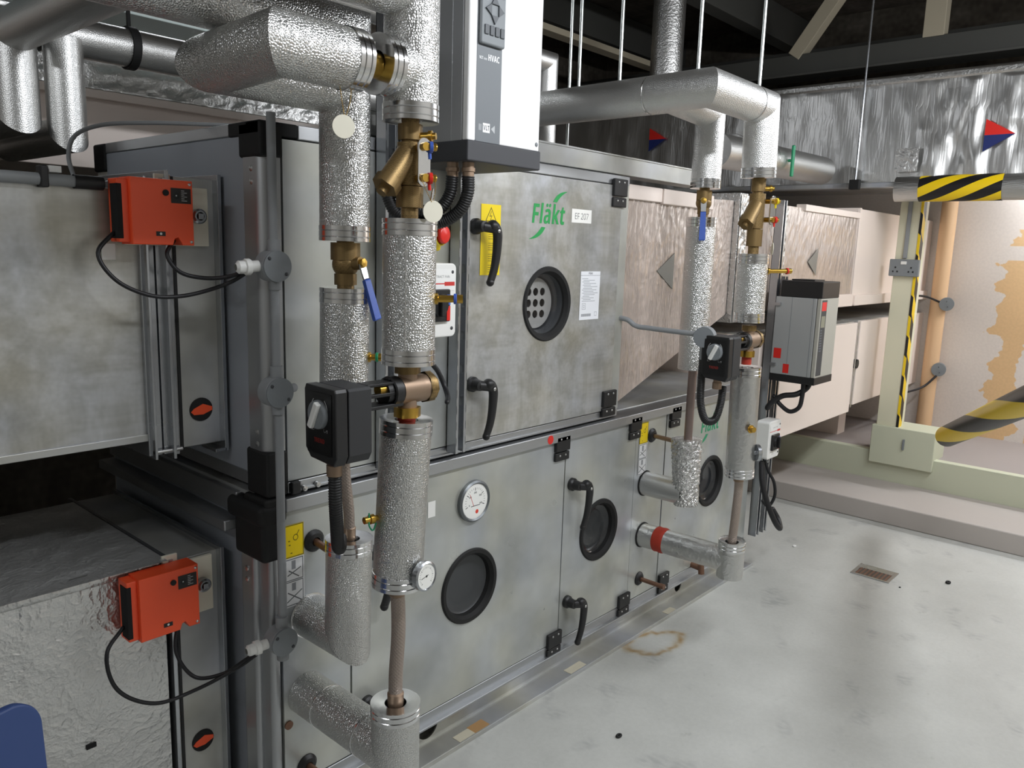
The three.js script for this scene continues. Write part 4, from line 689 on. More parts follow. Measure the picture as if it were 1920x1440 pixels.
// ribbed conduit and round box between the right risers
{
  const t = thing('branch_conduit', 'grey conduit arm with round box across the inner right riser', 'conduit', [1.5, 1.27, 0.15]);
  obj('tube', cable([[1.505, 1.35, 0.0], [1.51, 1.345, 0.03], [1.52, 1.325, 0.06], [1.53, 1.32, 0.12], [1.535, 1.316, 0.3]], 0.0095, 40, 14), M.pvc, t);
  const b = obj('junction_box', [lathe([1.57, 1.308, 0.33], [-1, 0, 0.25], [[0, 0], [0.037, 0], [0.037, 0.04]], 36), rod([1.555, 1.285, 0.33], [1.555, 1.225, 0.33], 0.0145, 16)], M.pvc, t); obj('box_lid', lathe([1.531, 1.308, 0.34], [-1, 0, 0.25], [[0.037, 0], [0.037, 0.003], [0, 0.004]], 36), M.grey, b);
  solo('black_flexible_conduit', ribbed([[1.555, 1.225, 0.33], [1.555, 1.15, 0.33], [1.555, 1.06, 0.335], [1.575, 1.0, 0.35], [1.61, 1.0, 0.365], [1.63, 1.06, 0.375], [1.632, 1.125, 0.378]], 0.0135), M.black, 'ribbed black conduit in a U below the right black actuator', 'conduit');
}

// ---------------------------------------------------------------- struts, drives, switches
function strut(x0, x1, y0, y1, z0, z1, label) {
  const t = thing('strut_channel', label, 'channel', [(x0 + x1) / 2, y0, z0]); const w = 0.0025, n = [];
  const back = poly([[x0, y0], [x1, y0], [x1, y1], [x0, y1]]), mid = (x0 + x1) / 2;
  for (let y = y0 + 0.05; y < y1 - 0.05; y += 0.1) { const h = new THREE.Path(); h.absarc(mid, y + 0.007, 0.007, 0, Math.PI, false); h.absarc(mid, y - 0.007, 0.007, Math.PI, tau, false); h.closePath(); back.holes.push(h); }
  const bp = extr(back, w, 0, 6); bp.translate(0, 0, z0);
  obj('channel', [boxUV(bp), box(x0, x0 + w, y0, y1, z0, z1, 0), box(x1 - w, x1, y0, y1, z0, z1, 0), box(x0, x0 + 0.01, y0, y1, z1 - w, z1, 0.001), box(x1 - 0.01, x1, y0, y1, z1 - w, z1, 0.001)], M.zinc, t);
}
strut(0.6, 0.641, 0.985, 2.3, 0.004, 0.045, 'upright strut channel beside the lever-handled upper door');
strut(0.33, 0.371, 0.985, 2.3, 0.004, 0.045, 'upright strut channel hidden behind the outer left riser');
strut(2.8, 2.841, 0.15, 1.87, 0.004, 0.045, 'upright strut channel at the lower unit end, left of its pair');
strut(2.89, 2.931, 0.15, 1.5, 0.004, 0.045, 'upright strut channel at the lower unit end, right of its pair');
{ // large wall drive
  const t = thing('fan_drive', 'tall white variable speed drive with keypad above the upper door', 'drive', [0.5, 1.8, 0.17]);
  const x0 = 0.37, x1 = 0.636, zf = 0.3, zb = 0.047;
  obj('heat_sink', [box(x0 + 0.004, x1 - 0.004, 1.85, 2.55, zb, zf - 0.06, 0.003), box(x0, x1, 1.85, 2.55, zf - 0.058, zf - 0.02, 0.003)], S({ color: 0xa9abac, metalness: 0.6, roughness: 0.42 }), t, 'grey metal side casing');
  obj('front_cover', box(x0, x1, 1.85, 2.55, zf - 0.02, zf, 0.005), M.whiteDrive, t, 'white front cover');
  obj('bottom_cover', [box(x0 - 0.003, x1 + 0.003, 1.803, 1.852, zb, zf + 0.004, 0.004)], S({ color: 0x3b3c40, roughness: 0.55 }), t, 'dark grey bottom cover');
  const nT = canvas(256, 1024, (c, w, h) => { c.fillStyle = '#6f7478'; c.fillRect(0, 0, w, h); c.fillStyle = '#e8e8e8'; c.font = 'bold 46px sans-serif'; c.fillText('HVAC', 112, 590); c.font = 'bold 22px sans-serif'; c.fillText('VLT', 26, 590); c.font = '15px sans-serif'; c.fillText('6000', 70, 590); c.fillStyle = '#c8cacc'; for (let i = 0; i < 4; i++) c.fillRect(34 + i * 8, 930, 3, 34); c.fillStyle = '#f2f2f2'; c.fillRect(76, 922, 72, 50); c.fillStyle = '#505458'; c.font = 'bold 38px sans-serif'; c.fillText('VLT', 80, 960); c.fillStyle = '#b5b8ba'; c.beginPath(); c.moveTo(160, 948); c.lineTo(200, 926); c.lineTo(200, 970); c.fill(); });
  const np = obj('name_strip', sheet(0.395, 0.482, 1.852, 2.3, zf), print(nT, 0.5), t, 'grey strip printed HVAC and VLT');
  const kp = obj('keypad', box(0.398, 0.482, 2.074, 2.34, zf, zf + 0.012, 0.006), M.grey, np, 'grey control keypad');
  // two rows of keys, a four-way pad and a lower row
  const keys = []; for (const [yy, n] of [[2.229, 3], [2.196, 3], [2.107, 4]]) for (let i = 0; i < n; i++) { const w = 0.072 / n, xx = 0.405 + (i + 0.5) * w; keys.push(box(xx - w * 0.38, xx + w * 0.38, yy - 0.011, yy + 0.011, zf + 0.012, zf + 0.0155, 0.002)); }
  for (const [dx, dy, a] of [[0.018, 0, 0], [-0.018, 0, Math.PI], [0, 0.018, Math.PI / 2], [0, -0.018, -Math.PI / 2]]) { const g = extr(poly([[-0.005, -0.012], [0.013, 0], [-0.005, 0.012]]), 0.003, 0.0006); g.rotateZ(a); g.translate(0.44 + dx, 2.154 + dy, zf + 0.0125); keys.push(g); }
  const keyM = S({ color: 0x55595d, roughness: 0.5 }); for (const k of keys) obj('key', k, keyM, np);
  obj('cover_screw', screws([[0.624, 1.868, zf]], 0.006), M.grey, t);
  const gl = (x, z) => lathe([x, 1.803, z], [0, -1, 0], [[0.0145, 0], [0.0145, 0.012], [0.017, 0.013], [0.017, 0.022], [0.0145, 0.023], [0.0145, 0.036], [0.012, 0.037]], 18);
  obj('conduit_gland', gl(0.385, 0.235), M.bronze, t, 'plated conduit gland'); obj('conduit_gland', gl(0.405, 0.27), M.bronze, t, 'plated conduit gland');
  solo('black_flexible_conduit', ribbed([[0.385, 1.77, 0.235], [0.384, 1.73, 0.23], [0.372, 1.694, 0.21], [0.35, 1.682, 0.18], [0.325, 1.695, 0.15], [0.31, 1.73, 0.12], [0.305, 1.78, 0.1]], 0.0155), M.black, 'ribbed black conduit looping left from under the white drive', 'conduit');
  solo('black_flexible_conduit', ribbed([[0.405, 1.77, 0.27], [0.406, 1.73, 0.268], [0.4, 1.69, 0.25], [0.38, 1.66, 0.21], [0.34, 1.655, 0.16], [0.305, 1.68, 0.115], [0.29, 1.74, 0.09]], 0.0155), M.black, 'ribbed black conduit nearest the door under the white drive', 'conduit');
}
{ // smaller drive on the right
  const t = thing('pump_drive', 'small light grey drive with black top on the right strut', 'drive', [2.9, 1.0, 0.16]); const x0 = 2.79, x1 = 3.02, zf = 0.275, zb = 0.05;
  obj('side_casing', [box(x0, x1, 1.02, 1.405, zb, zf - 0.022, 0.003)], M.drive2, t, 'light grey casing'); obj('front_cover', box(x0 + 0.002, x1, 1.02, 1.405, zf - 0.02, zf, 0.004), S({ color: 0xb0aea4, roughness: 0.5 }), t);
  obj('casing_groove', [box(x0 - 0.0006, x0 + 0.002, 1.02, 1.405, 0.132, 0.134, 0), box(x0 - 0.0006, x0 + 0.002, 1.02, 1.405, 0.236, 0.2385, 0)], M.grey, t);
  obj('top_cover', [box(x0 + 0.004, x1 - 0.002, 1.405, 1.485, zb + 0.02, zf, 0.004), box(x0 + 0.05, x1 - 0.05, 1.484, 1.492, zb + 0.05, zf - 0.06, 0.002)], M.black, t, 'black top cover'); obj('bottom_cover', box(x0 - 0.002, x1, 0.985, 1.022, zb, zf + 0.002, 0.003), M.black, t, 'black bottom cover');
  const fT = canvas(64, 384, (c, w, h) => { c.fillStyle = '#3f4245'; c.fillRect(0, 0, w, h); c.fillStyle = '#d33'; c.fillRect(4, 10, 56, 44); c.fillStyle = '#8a8a78'; c.fillRect(8, 80, 48, 58); c.fillStyle = '#67707a'; for (let i = 0; i < 9; i++) c.fillRect(10, 150 + i * 13, 20 + (i * 29) % 28, 5); });
  obj('control_strip', sheet(x0 + 0.01, x0 + 0.075, 1.03, 1.398, zf), print(fT), t, 'dark control strip'); obj('red_label', sheetX(0.062, 0.1, 1.1, 1.15, x0 - 0.0004), M.red, t, 'red label'); obj('red_label', sheetX(0.115, 0.145, 1.03, 1.075, x0 - 0.0004), M.red, t, 'red label');
  obj('mount_tab', [box(x0 - 0.012, x0, 1.36, 1.375, zb, zb + 0.03, 0.001), box(x0 - 0.012, x0, 1.06, 1.075, zb, zb + 0.03, 0.001)], M.zinc, t);
  solo('drive_cable', cable([[2.86, 0.99, 0.23], [2.855, 0.96, 0.22], [2.83, 0.925, 0.18], [2.81, 0.91, 0.12], [2.8, 0.87, 0.07], [2.8, 0.84, 0.05]], 0.014, 40, 12), M.cableM, 'thick black cable sweeping back beneath the small grey drive', 'cable');
  solo('drive_cable', cable([[2.83, 0.985, 0.21], [2.83, 0.92, 0.21], [2.825, 0.86, 0.2], [2.82, 0.835, 0.16], [2.82, 0.86, 0.11], [2.82, 0.9, 0.07]], 0.011, 40, 12), M.cableM, 'black cable hanging in a loop beneath the small grey drive', 'cable');
}
{ // emergency stop on yellow box
  const t = thing('emergency_stop', 'red mushroom emergency stop on a yellow box beside the outer left riser', 'switch', [0.53, 1.585, 0.02]);
  obj('box', box(0.455, 0.53, 1.585, 1.672, 0.0, 0.045, 0.008), M.yellow, t, 'yellow box'); obj('guard_ring', lathe([0.505, 1.63, 0.045], [0.25, 0, 1], [[0.03, 0], [0.031, 0.02], [0.028, 0.021], [0.026, 0.005]], 32), M.yellow, t, 'yellow guard ring');
  obj('mushroom_button', lathe([0.505, 1.63, 0.045], [0.25, 0, 1], [[0.012, 0], [0.012, 0.018], [0.024, 0.02], [0.025, 0.03], [0.021, 0.036], [0, 0.038]], 32, false), M.red, t, 'red mushroom button');
}
function isolator(x0, x1, y0, y1, z0, z1, label, text) {
  const t = thing('rotary_isolator', label, 'switch', [(x0 + x1) / 2, y0, z0]), cxx = (x0 + x1) / 2, w = x1 - x0, h = y1 - y0;
  const b = extr(rrect(x0, x1, y0, y1, 0.012), z1 - z0 - 0.008, 0.004, 8); b.translate(0, 0, z0 + 0.004); obj('enclosure', b, M.white, t, 'off-white enclosure');
  const lT = canvas(256, 128, (c, W, H) => { c.fillStyle = '#ededea'; c.fillRect(0, 0, W, H); c.fillStyle = '#6a6a6a'; c.font = '20px sans-serif'; c.textAlign = 'center'; c.fillText(text, W / 2, 52); c.fillStyle = '#c93630'; c.fillRect(0, 84, W, 7); c.fillRect(W - 74, 76, 74, 24); });
  obj('label', sheet(x0 + 0.006, x1 - 0.004, y1 - h * 0.36, y1 - h * 0.06, z1 + 0.0002), print(lT), t, 'white label with red line');
  const ky = y0 + h * 0.44; obj('switch_plate', box(cxx - w * 0.3, cxx + w * 0.3, ky - w * 0.32, ky + w * 0.3, z1, z1 + 0.012, 0.003), M.black, t, 'black switch plate');
  obj('rotary_handle', [lathe([cxx, ky, z1 + 0.012], [0, 0, 1], [[w * 0.22, 0], [w * 0.2, 0.008], [0, 0.008]], 28), box(cxx - 0.008, cxx + 0.008, ky - w * 0.22, ky + w * 0.22, z1 + 0.018, z1 + 0.034, 0.004)], M.black, t, 'black rotary handle'); obj('red_mark', box(cxx + w * 0.2, cxx + w * 0.29, ky - w * 0.3, ky - w * 0.02, z1 + 0.012, z1 + 0.0135, 0.0005), M.red, t); obj('blue_mark', box(cxx + w * 0.2, cxx + w * 0.29, ky + 0.0, ky + w * 0.2, z1 + 0.012, z1 + 0.0135, 0.0005), M.blue, t);
  obj('lid_screws', screws([[x1 - 0.012, y1 - 0.02, z1], [x1 - 0.012, y0 + 0.02, z1]], 0.0055), M.darkGrey, t);
  obj('bottom_gland', lathe([cxx + w * 0.05, y0, (z0 + z1) / 2], [0, -1, 0], [[0.018, 0], [0.018, 0.014], [0.012, 0.016], [0.012, 0.034]], 16), M.pvc, t);
}
isolator(0.415, 0.56, 1.35, 1.548, 0.0, 0.072, 'off-white rotary isolator labelled extract fan, behind the outer left riser', 'EF 207 EXTRACT FAN');
isolator(2.7, 2.83, 0.6, 0.785, 0.048, 0.115, 'off-white rotary isolator at the lower unit end, under the small drive', 'SUPPLY FAN');
solo('isolator_cable', cable([[0.5, 1.32, 0.036], [0.5, 1.28, 0.036], [0.53, 1.24, 0.04], [0.545, 1.2, 0.05], [0.53, 1.175, 0.08], [0.49, 1.17, 0.12]], 0.0075), M.cableM, 'black cable curling down from the extract fan isolator', 'cable');
solo('isolator_cable', cable([[2.76, 0.57, 0.08], [2.77, 0.52, 0.1], [2.8, 0.46, 0.12], [2.82, 0.38, 0.12], [2.8, 0.33, 0.1], [2.77, 0.36, 0.08]], 0.008), M.cableM, 'thin black cable below the small-drive isolator', 'cable');
solo('isolator_cable', cable([[2.72, 0.57, 0.08], [2.7, 0.48, 0.1], [2.71, 0.38, 0.13], [2.76, 0.27, 0.16], [2.83, 0.22, 0.16], [2.87, 0.25, 0.13], [2.86, 0.3, 0.1]], 0.014), M.cableM, 'thick black cable hook hanging below the small-drive isolator', 'cable');

// ---------------------------------------------------------------- right hand ducts
function arrowMark(parent, x, y, w, h, z, mat, dir) { const g = extr(poly([[0, 0], [dir * w, h / 2], [dir * w, -h / 2]]), 0.0008); g.translate(x, y, z); obj('flow_arrow', g, mat, parent, 'printed grey flow arrow'); }
{
  const t = thing('wrapped_transition', 'tapering plastic-wrapped duct transition right of the upper unit', 'duct', [1.97, 0.97, -0.4]);
  // front face tapers from the unit outlet to the duct
  const f = crumple((a, b, h) => { const k = a / 0.9, y0 = 1.0 + (1.325 - 1.0) * k, y1 = 1.815 + 0.03 * k; return [1.522 + a, y0 + (y1 - y0) * b / 0.8, -0.03 + h]; }, 110, 90, 0.9, 0.8, 0.005, 8, 1.8, 0.6);
  const top = new THREE.BufferGeometry(), P = []; const quad = (a, b, c, d) => P.push(...a, ...b, ...c, ...a, ...c, ...d);
  const z0 = -0.032, zb = -0.9; quad([1.522, 1.815, z0], [2.422, 1.845, z0], [2.422, 1.845, zb], [1.522, 1.815, zb]); quad([1.522, 1.0, zb], [2.422, 1.325, zb], [2.422, 1.325, z0], [1.522, 1.0, z0]); quad([2.422, 1.325, zb], [1.522, 1.0, zb], [1.522, 1.815, zb], [2.422, 1.845, zb]);
  top.setAttribute('position', new THREE.Float32BufferAttribute(P, 3)); top.computeVertexNormals(); top.setAttribute('uv', new THREE.Float32BufferAttribute(new Array(P.length / 3 * 2).fill(0), 2));
  obj('front_face', f, M.film, t, 'crinkled plastic film over buff board'); obj('shell', boxUV(top), M.cream, t);
  obj('top_batten', [box(1.52, 1.78, 1.795, 1.85, -0.05, -0.015, 0.004)], M.cream, t); obj('top_batten', [box(1.784, 2.2, 1.79, 1.85, -0.05, -0.012, 0.004)], M.cream, t);
  arrowMark(t, 1.79, 1.525, 0.13, 0.15, -0.027, S({ color: 0x7f807c, metalness: 0.3, roughness: 0.4 }), 1);
  const fl = thing('duct_flange', 'foil-taped duct flange between the wrapped transition and the next duct', 'flange', [2.46, 1.28, -0.4]);
  obj('flange_face', crumple((a, b, h) => [2.425 + a, 1.29 + b, 0.005 + h], 14, 60, 0.08, 0.58, 0.012, 18, 1, 1), M.foilFlat, fl, 'crumpled foil tape'); obj('flange_ring', box(2.425, 2.505, 1.285, 1.88, -0.92, 0.0, 0.004), M.foil, fl);
}
{
  const t = thing('wrapped_duct', 'straight plastic-wrapped buff duct with grey arrow behind the small drive', 'duct', [3.2, 1.3, -0.4]);
  obj('front_face', crumple((a, b, h) => [2.505 + a, 1.325 + b, -0.02 + h], 150, 60, 1.535, 0.53, 0.005, 8, 2.2, 0.5), M.film, t, 'crinkled plastic film'); obj('shell', box(2.505, 4.04, 1.325, 1.855, -0.9, -0.024, 0.003), M.cream, t);
  obj('bottom_batten', box(3.0, 4.04, 1.31, 1.385, -0.03, 0.0, 0.004), M.cream, t); obj('top_batten', box(3.2, 4.04, 1.84, 1.875, -0.06, -0.005, 0.003), M.cream, t);
  obj('tape_strip', crumple((a, b, h) => [2.965 + a, 1.35 + b, -0.012 + h], 6, 60, 0.03, 0.5, 0.012, 26, 1, 1), M.foilFlat, t, 'strip of crinkled clear tape');
  arrowMark(t, 3.31, 1.575, 0.13, 0.15, -0.014, S({ color: 0x7f807c, metalness: 0.3, roughness: 0.4 }), 1);
  const u = thing('cream_duct', 'smooth cream duct running into the stained wall at shoulder height', 'duct', [4.9, 1.3, -0.4]);
  obj('shell', box(4.05, 5.69, 1.325, 1.9, -0.9, -0.02, 0.004), M.cream, u); obj('cover_strip', box(4.052, 4.08, 1.32, 1.905, -0.91, -0.012, 0.003), M.cream, u); obj('bottom_batten', box(4.08, 5.69, 1.31, 1.375, -0.03, 0.0, 0.004), M.cream, u);
  obj('access_plate', box(5.05, 5.28, 1.45, 1.72, -0.02, -0.012, 0.003), M.zinc, u, 'grey access plate'); obj('plate_latch', screws([[5.24, 1.69, -0.012], [5.24, 1.5, -0.012]], 0.02, 0.01), M.band, u);
  const l = thing('cream_duct', 'low cream duct from the lower unit end to its black-knobbed joint', 'duct', [3.5, 0.6, -0.4]);
  obj('shell', box(2.775, 4.194, 0.62, 1.2, -0.9, -0.005, 0.005), M.cream, l); obj('top_sheet', box(2.775, 4.19, 1.196, 1.204, -0.9, -0.03, 0.002), M.galv, l, 'grey metal top sheet');
  const m = thing('cream_duct', 'low cream duct between the black-knobbed joint and stained wall', 'duct', [4.95, 0.6, -0.4]);
  obj('shell', box(4.27, 5.69, 0.655, 1.205, -0.9, -0.01, 0.005), M.cream, m); obj('joint_ring', box(4.2, 4.27, 0.65, 1.2, -0.9, -0.03, 0.003), M.zinc, m, 'metal joint ring'); obj('joint_knob', lathe([4.25, 0.93, -0.03], [0, 0, 1], [[0.03, 0], [0.03, 0.03], [0, 0.03]], 12), M.black, m, 'black knob'); obj('joint_tape', crumple((a, b, h) => [4.196 + a, 0.65 + b, -0.002 + h], 5, 50, 0.022, 0.55, 0.012, 22), M.foilFlat, m);
  obj('access_plate', box(5.05, 5.25, 0.82, 1.08, -0.012, -0.002, 0.003), M.zinc, m, 'grey access plate'); obj('plate_latch', screws([[5.2, 0.84, -0.002], [5.22, 1.05, -0.002]], 0.018, 0.01), M.band, m);
  obj('top_sheet', box(4.27, 5.69, 1.2, 1.208, -0.9, -0.03, 0.002), M.galv, m, 'grey metal top sheet'); obj('duct_stand', [box(4.9, 5.05, 0.3, 0.66, -0.6, -0.3, 0.003)], M.cream, m);
}
{ // boxed pipe casing at the wall with two round conduit boxes
  solo('pipe_casing', rod([5.62, 0.31, 0.1], [5.62, 2.6, 0.1], 0.055, 28), S({ color: 0xd9b48c, roughness: 0.6 }), 'tan round pipe casing against the stained wall', 'pipe casing');
  for (const [y, label] of [[1.285, 'upper round grey conduit box on the tan pipe casing'], [0.79, 'lower round grey conduit box on the tan pipe casing']]) { const t = thing('wall_conduit_box', label, 'junction box', [5.56, y, 0.17]); obj('box', lathe([5.62, y, 0.16], [-1, 0, 0.2], [[0.05, 0], [0.05, 0.06], [0, 0.062]], 28), M.grey, t); obj('lid_screws', screws([[5.56, y + 0.02, 0.17], [5.56, y - 0.02, 0.18]], 0.006), M.darkGrey, t); }
  solo('wall_cable', cable([[5.56, 1.3, 0.12], [5.4, 1.34, 0.06], [5.2, 1.34, 0.02], [5.0, 1.29, 0.01]], 0.008, 30, 8), M.cableM, 'thin dark cable from the upper wall box to the cream duct', 'cable'); solo('wall_cable', cable([[5.56, 0.74, 0.16], [5.5, 0.66, 0.1], [5.3, 0.62, 0.02], [4.95, 0.62, 0.0]], 0.008, 30, 8), M.cableM, 'thin dark cable sagging below the lower wall box', 'cable');
}
{ // high level foil duct running across the room
  const t = thing('foil_duct', 'big shiny foil-wrapped duct crossing under the ceiling at right', 'duct', [4.75, 2.06, -0.2]);
  obj('foil_side', crumple((a, b, h) => [4.3 - h * (a < 2.4 ? 1 : 0.3), 2.06 + b, 2.6 - a], 260, 60, 5.5, 0.6, 0.04, 2.4, 1.1, 0.32), M.foilS, t, 'crinkled foil side'); obj('foil_top', [box(4.29, 4.36, 2.655, 2.71, -2.95, 2.6, 0.02)], M.foilFlat, t, 'folded foil edge');
  obj('core', box(4.33, 5.2, 2.07, 2.7, -2.95, 2.6, 0.004), M.galv, t); obj('bottom_edge', [box(4.29, 4.38, 2.04, 2.075, -2.95, 0.1, 0.008)], M.galv, t, 'galvanised bottom angle');
  const arrow = (z, y, s, lab) => { const r = poly([[0, 0], [0, s], [0.0 + s * 1.7, 0]]), b = poly([[0, 0], [s * 1.7, 0], [0, -s]]); for (const [sh, m, n] of [[r, M.red, 'red_arrow_half'], [b, S({ color: 0x1d2a66, roughness: 0.5 }), 'blue_arrow_half']]) { const g = extr(sh, 0.002); g.rotateY(-Math.PI / 2); g.translate(4.278, y, z); obj(n, g, m, t, lab); } };
  arrow(-1.69, 2.435, 0.085, 'flow arrow sticker half'); arrow(0.555, 2.318, 0.09, 'flow arrow sticker half');
  obj('patch', crumple((a, b, h) => [4.268 - h, 2.13 + b, 0.22 - a], 14, 14, 0.13, 0.14, 0.012, 22), M.foil, t, 'bright foil patch');
  const p = obj('padding', [(() => { const g = new THREE.CylinderGeometry(0.075, 0.075, 2.4, 28, 1); g.rotateX(Math.PI / 2); g.scale(0.8, 1, 1); g.translate(4.31, 2.03, 1.3); return g; })()], M.foilFlat, t, 'foil-wrapped edge padding');
  const hg = new THREE.CylinderGeometry(0.0775, 0.0775, 0.44, 28, 1, true), u = hg.attributes.uv; for (let i = 0; i < u.count; i++) u.setXY(i, u.getX(i) * 2, u.getY(i) * 0.9); hg.rotateX(Math.PI / 2); hg.scale(0.8, 1, 1); hg.translate(4.31, 2.03, 0.46); obj('hazard_tape', hg, M.haz, p, 'black and yellow hazard tape');
}
{ // column with hazard edge and double socket
  const t = thing('steel_column', 'cream square column with black and yellow taped edge on the raised slab', 'column', [4.62, 0.31, 0.14]);
  obj('column_shaft', box(4.56, 4.7, 0.48, 2.07, 0.065, 0.2, 0.004), M.creamP, t); obj('column_base', box(4.535, 4.8, 0.24, 0.5, 0.045, 0.44, 0.006), M.plinth, t, 'square plastered column base');
  const hz = box(4.557, 4.625, 0.49, 2.06, 0.2, 0.206, 0.001), q = hz.attributes.position, w = hz.attributes.uv; for (let i = 0; i < q.count; i++) w.setXY(i, q.getX(i) * 2.0, q.getY(i) * 1.9);
  obj('edge_tape', hz, M.haz, t, 'hazard tape on the edge'); const hz2 = box(4.555, 4.56, 0.49, 2.06, 0.19, 0.206, 0.001), q2 = hz2.attributes.position, w2 = hz2.attributes.uv; for (let i = 0; i < q2.count; i++) w2.setXY(i, q2.getZ(i) * 2.0, q2.getY(i) * 1.9); obj('edge_tape', hz2, M.haz, t, 'hazard tape on the edge');
  obj('conduit_strip', [box(4.545, 4.56, 1.61, 2.05, 0.115, 0.14, 0.004)], M.pvc, t); obj('bracket', box(4.52, 4.535, 0.36, 0.43, 0.25, 0.262, 0.002), M.grey, t);
  const s = thing('double_socket', 'grey metal double socket on the cream column', 'socket', [4.54, 1.49, 0.13]); obj('back_box', box(4.525, 4.56, 1.495, 1.605, 0.045, 0.225, 0.006), M.grey, s);
  const pins = []; for (const z of [0.085, 0.18]) for (const [dy, dzz] of [[0.012, 0], [-0.014, 0.013], [-0.014, -0.013]]) pins.push(box(4.522, 4.526, 1.54 + dy - 0.005, 1.54 + dy + 0.005, z + dzz - 0.004, z + dzz + 0.004, 0.0005)); obj('pin_holes', pins, M.blackMatt, s); obj('rocker', box(4.52, 4.526, 1.572, 1.592, 0.115, 0.15, 0.002), M.white, s);
}
{ // padded brace with hazard tape leaning in from the right
  const a = [3.62, 0.68, 0.7], b = [1.45, 1.44, 1.62], A = V3(...a), B = V3(...b), D = B.clone().sub(A).normalize();
  const t = thing('padded_brace', 'thick bar wrapped in black and yellow hazard tape jutting in from the right', 'barrier', a);
  const L = A.distanceTo(B), g = new THREE.CylinderGeometry(0.056, 0.056, L, 32, 1, true), u = g.attributes.uv; for (let i = 0; i < u.count; i++) u.setXY(i, u.getX(i) * 1, -u.getY(i) * L * 0.5 + 3.1); g.translate(0, L / 2, 0); obj('hazard_wrap', orient(g, A, D), M.haz, t, 'spiral of hazard tape');
  obj('padding_end', lathe(a, D.toArray(), [[0, -0.012], [0.03, -0.012], [0.05, -0.004], [0.056, 0.0]], 28, false), S({ color: 0xb39a78, roughness: 0.9 }), t, 'torn tan padding end'); obj('steel_core', rod(A.clone().sub(D.clone().multiplyScalar(0.03)).toArray(), A.clone().add(D.clone().multiplyScalar(0.1)).toArray(), 0.024, 18), M.creamP, t);
  const e = A.clone().sub(D.clone().multiplyScalar(0.02)); 
  obj('foot_leg', box(1.37, 1.45, 0, 1.5, 1.62, 1.7, 0.004), M.creamP, t); 
}

// ---------------------------------------------------------------- background pipes and ceiling steel
{
  const zz = -0.9;
  let t = section('insulated_pipe', 'clad pipe with a dark clamp running level at upper left', [-0.6, 2.165, zz], [0.9, 2.165, zz], { path: [[-0.15, 2.165, zz], [1.2, 2.165, zz]], r: 0.056, mat: M.clad2 });
  obj('pipe_clamp', [lathe([0.1, 2.165, zz], [1, 0, 0], [[0.058, -0.012], [0.063, -0.012], [0.063, 0.012], [0.058, 0.012]], 36), box(0.095, 0.105, 2.22, 3.45, zz - 0.005, zz + 0.005, 0.001)], M.blackMatt, t, 'dark pipe clamp');
  section('insulated_pipe', 'leftmost clad pipe with mitred foot, crossing the top left photo corner', [-0.22, 1.93, zz], [-0.22, 2.145, zz], { path: [[-0.22, 1.93, -1.4], [-0.22, 1.93, zz], [-0.22, 2.148, zz], [-0.22, 2.148, -0.1], [-0.22, 3.44, -0.1]], r: 0.058, mat: M.clad2 });
  section('insulated_pipe', 'second clad pipe drop from the photo edge with mitred foot', [-0.1, 1.885, zz + 0.02], [-0.1, 2.15, zz], { path: [[-0.098, 2.15, zz + 0.02], [-0.098, 1.885, zz + 0.02], [-0.098, 1.885, -1.4]], r: 0.052, mat: M.clad2 });
  // foil duct and cream duct deep behind the unit at left
  const d = thing('foil_duct', 'crumpled foil duct behind the upper unit at upper left', 'duct', [0.3, 1.95, -1.5]); obj('foil_side', crumple((a, b, h) => [-2.2 + a, 2.13 + b, -1.5 + h], 160, 24, 3.4, 0.3, 0.022, 9, 1, 1), M.foilFlat, d); obj('core', box(-2.2, 1.2, 2.13, 2.45, -2.3, -1.52, 0.003), M.galv, d);
  solo('cream_duct', [box(-2.2, 1.2, 1.84, 2.1, -2.2, -1.45, 0.004), box(-2.2, 1.2, 2.085, 2.115, -2.2, -1.42, 0.003)], M.cream, 'pale cream duct behind the upper unit below the crumpled foil', 'duct');
  solo('cable_tray', box(-2.4, 1.4, 2.33, 2.37, -1.35, -1.15, 0.003), S({ color: 0xc3cfcc, metalness: 0.3, roughness: 0.5 }), 'pale level tray above the clamped clad pipe', 'cable tray');
  // vertical pipe behind the white drive
  section('insulated_pipe', 'clad vertical pipe peeking out right of the white drive', [1.42, 1.95, -0.32], [1.42, 2.28, -0.32], { path: [[1.57, 1.96, -0.46], [1.57, 2.34, -0.46], [0.2, 2.34, -0.46]], r: 0.043, mat: M.clad2 });
  // level valve line right of the inner right riser
  const v = section('insulated_pipe', 'level clad pipe stub poking out right of the outer right riser', [2.5, 2.115, -0.3], [4.12, 2.14, -0.3], { path: [[2.72, 2.115, -0.3], [4.12, 2.14, -0.3]], r: 0.085, mat: M.clad2 }); obj('stub_end', lathe([2.72, 2.115, -0.3], [-1, 0, 0], [[0.085, 0], [0, 0.002]], 36), M.clad2, v); obj('stub_end', lathe([4.12, 2.14, -0.3], [1, 0, 0], [[0.085, 0], [0, 0.002]], 36), M.clad2, v); bandAt(v, [3.3, 2.13, -0.3], [1, 0, 0], 0.085); bandAt(v, [2.9, 2.13, -0.3], [1, 0, 0], 0.085);
  solo('green_lever', [box(3.4, 3.425, 2.04, 2.21, -0.2, -0.185, 0.005), rod([3.412, 2.128, -0.3], [3.412, 2.128, -0.19], 0.008, 10)], M.green, 'green valve lever beside the outer right riser', 'lever'); solo('black_lever', [box(2.93, 2.95, 1.92, 2.09, -0.2, -0.185, 0.004), rod([2.94, 2.08, -0.3], [2.94, 2.08, -0.19], 0.008, 10)], M.black, 'black valve lever between the two right risers', 'lever');
}
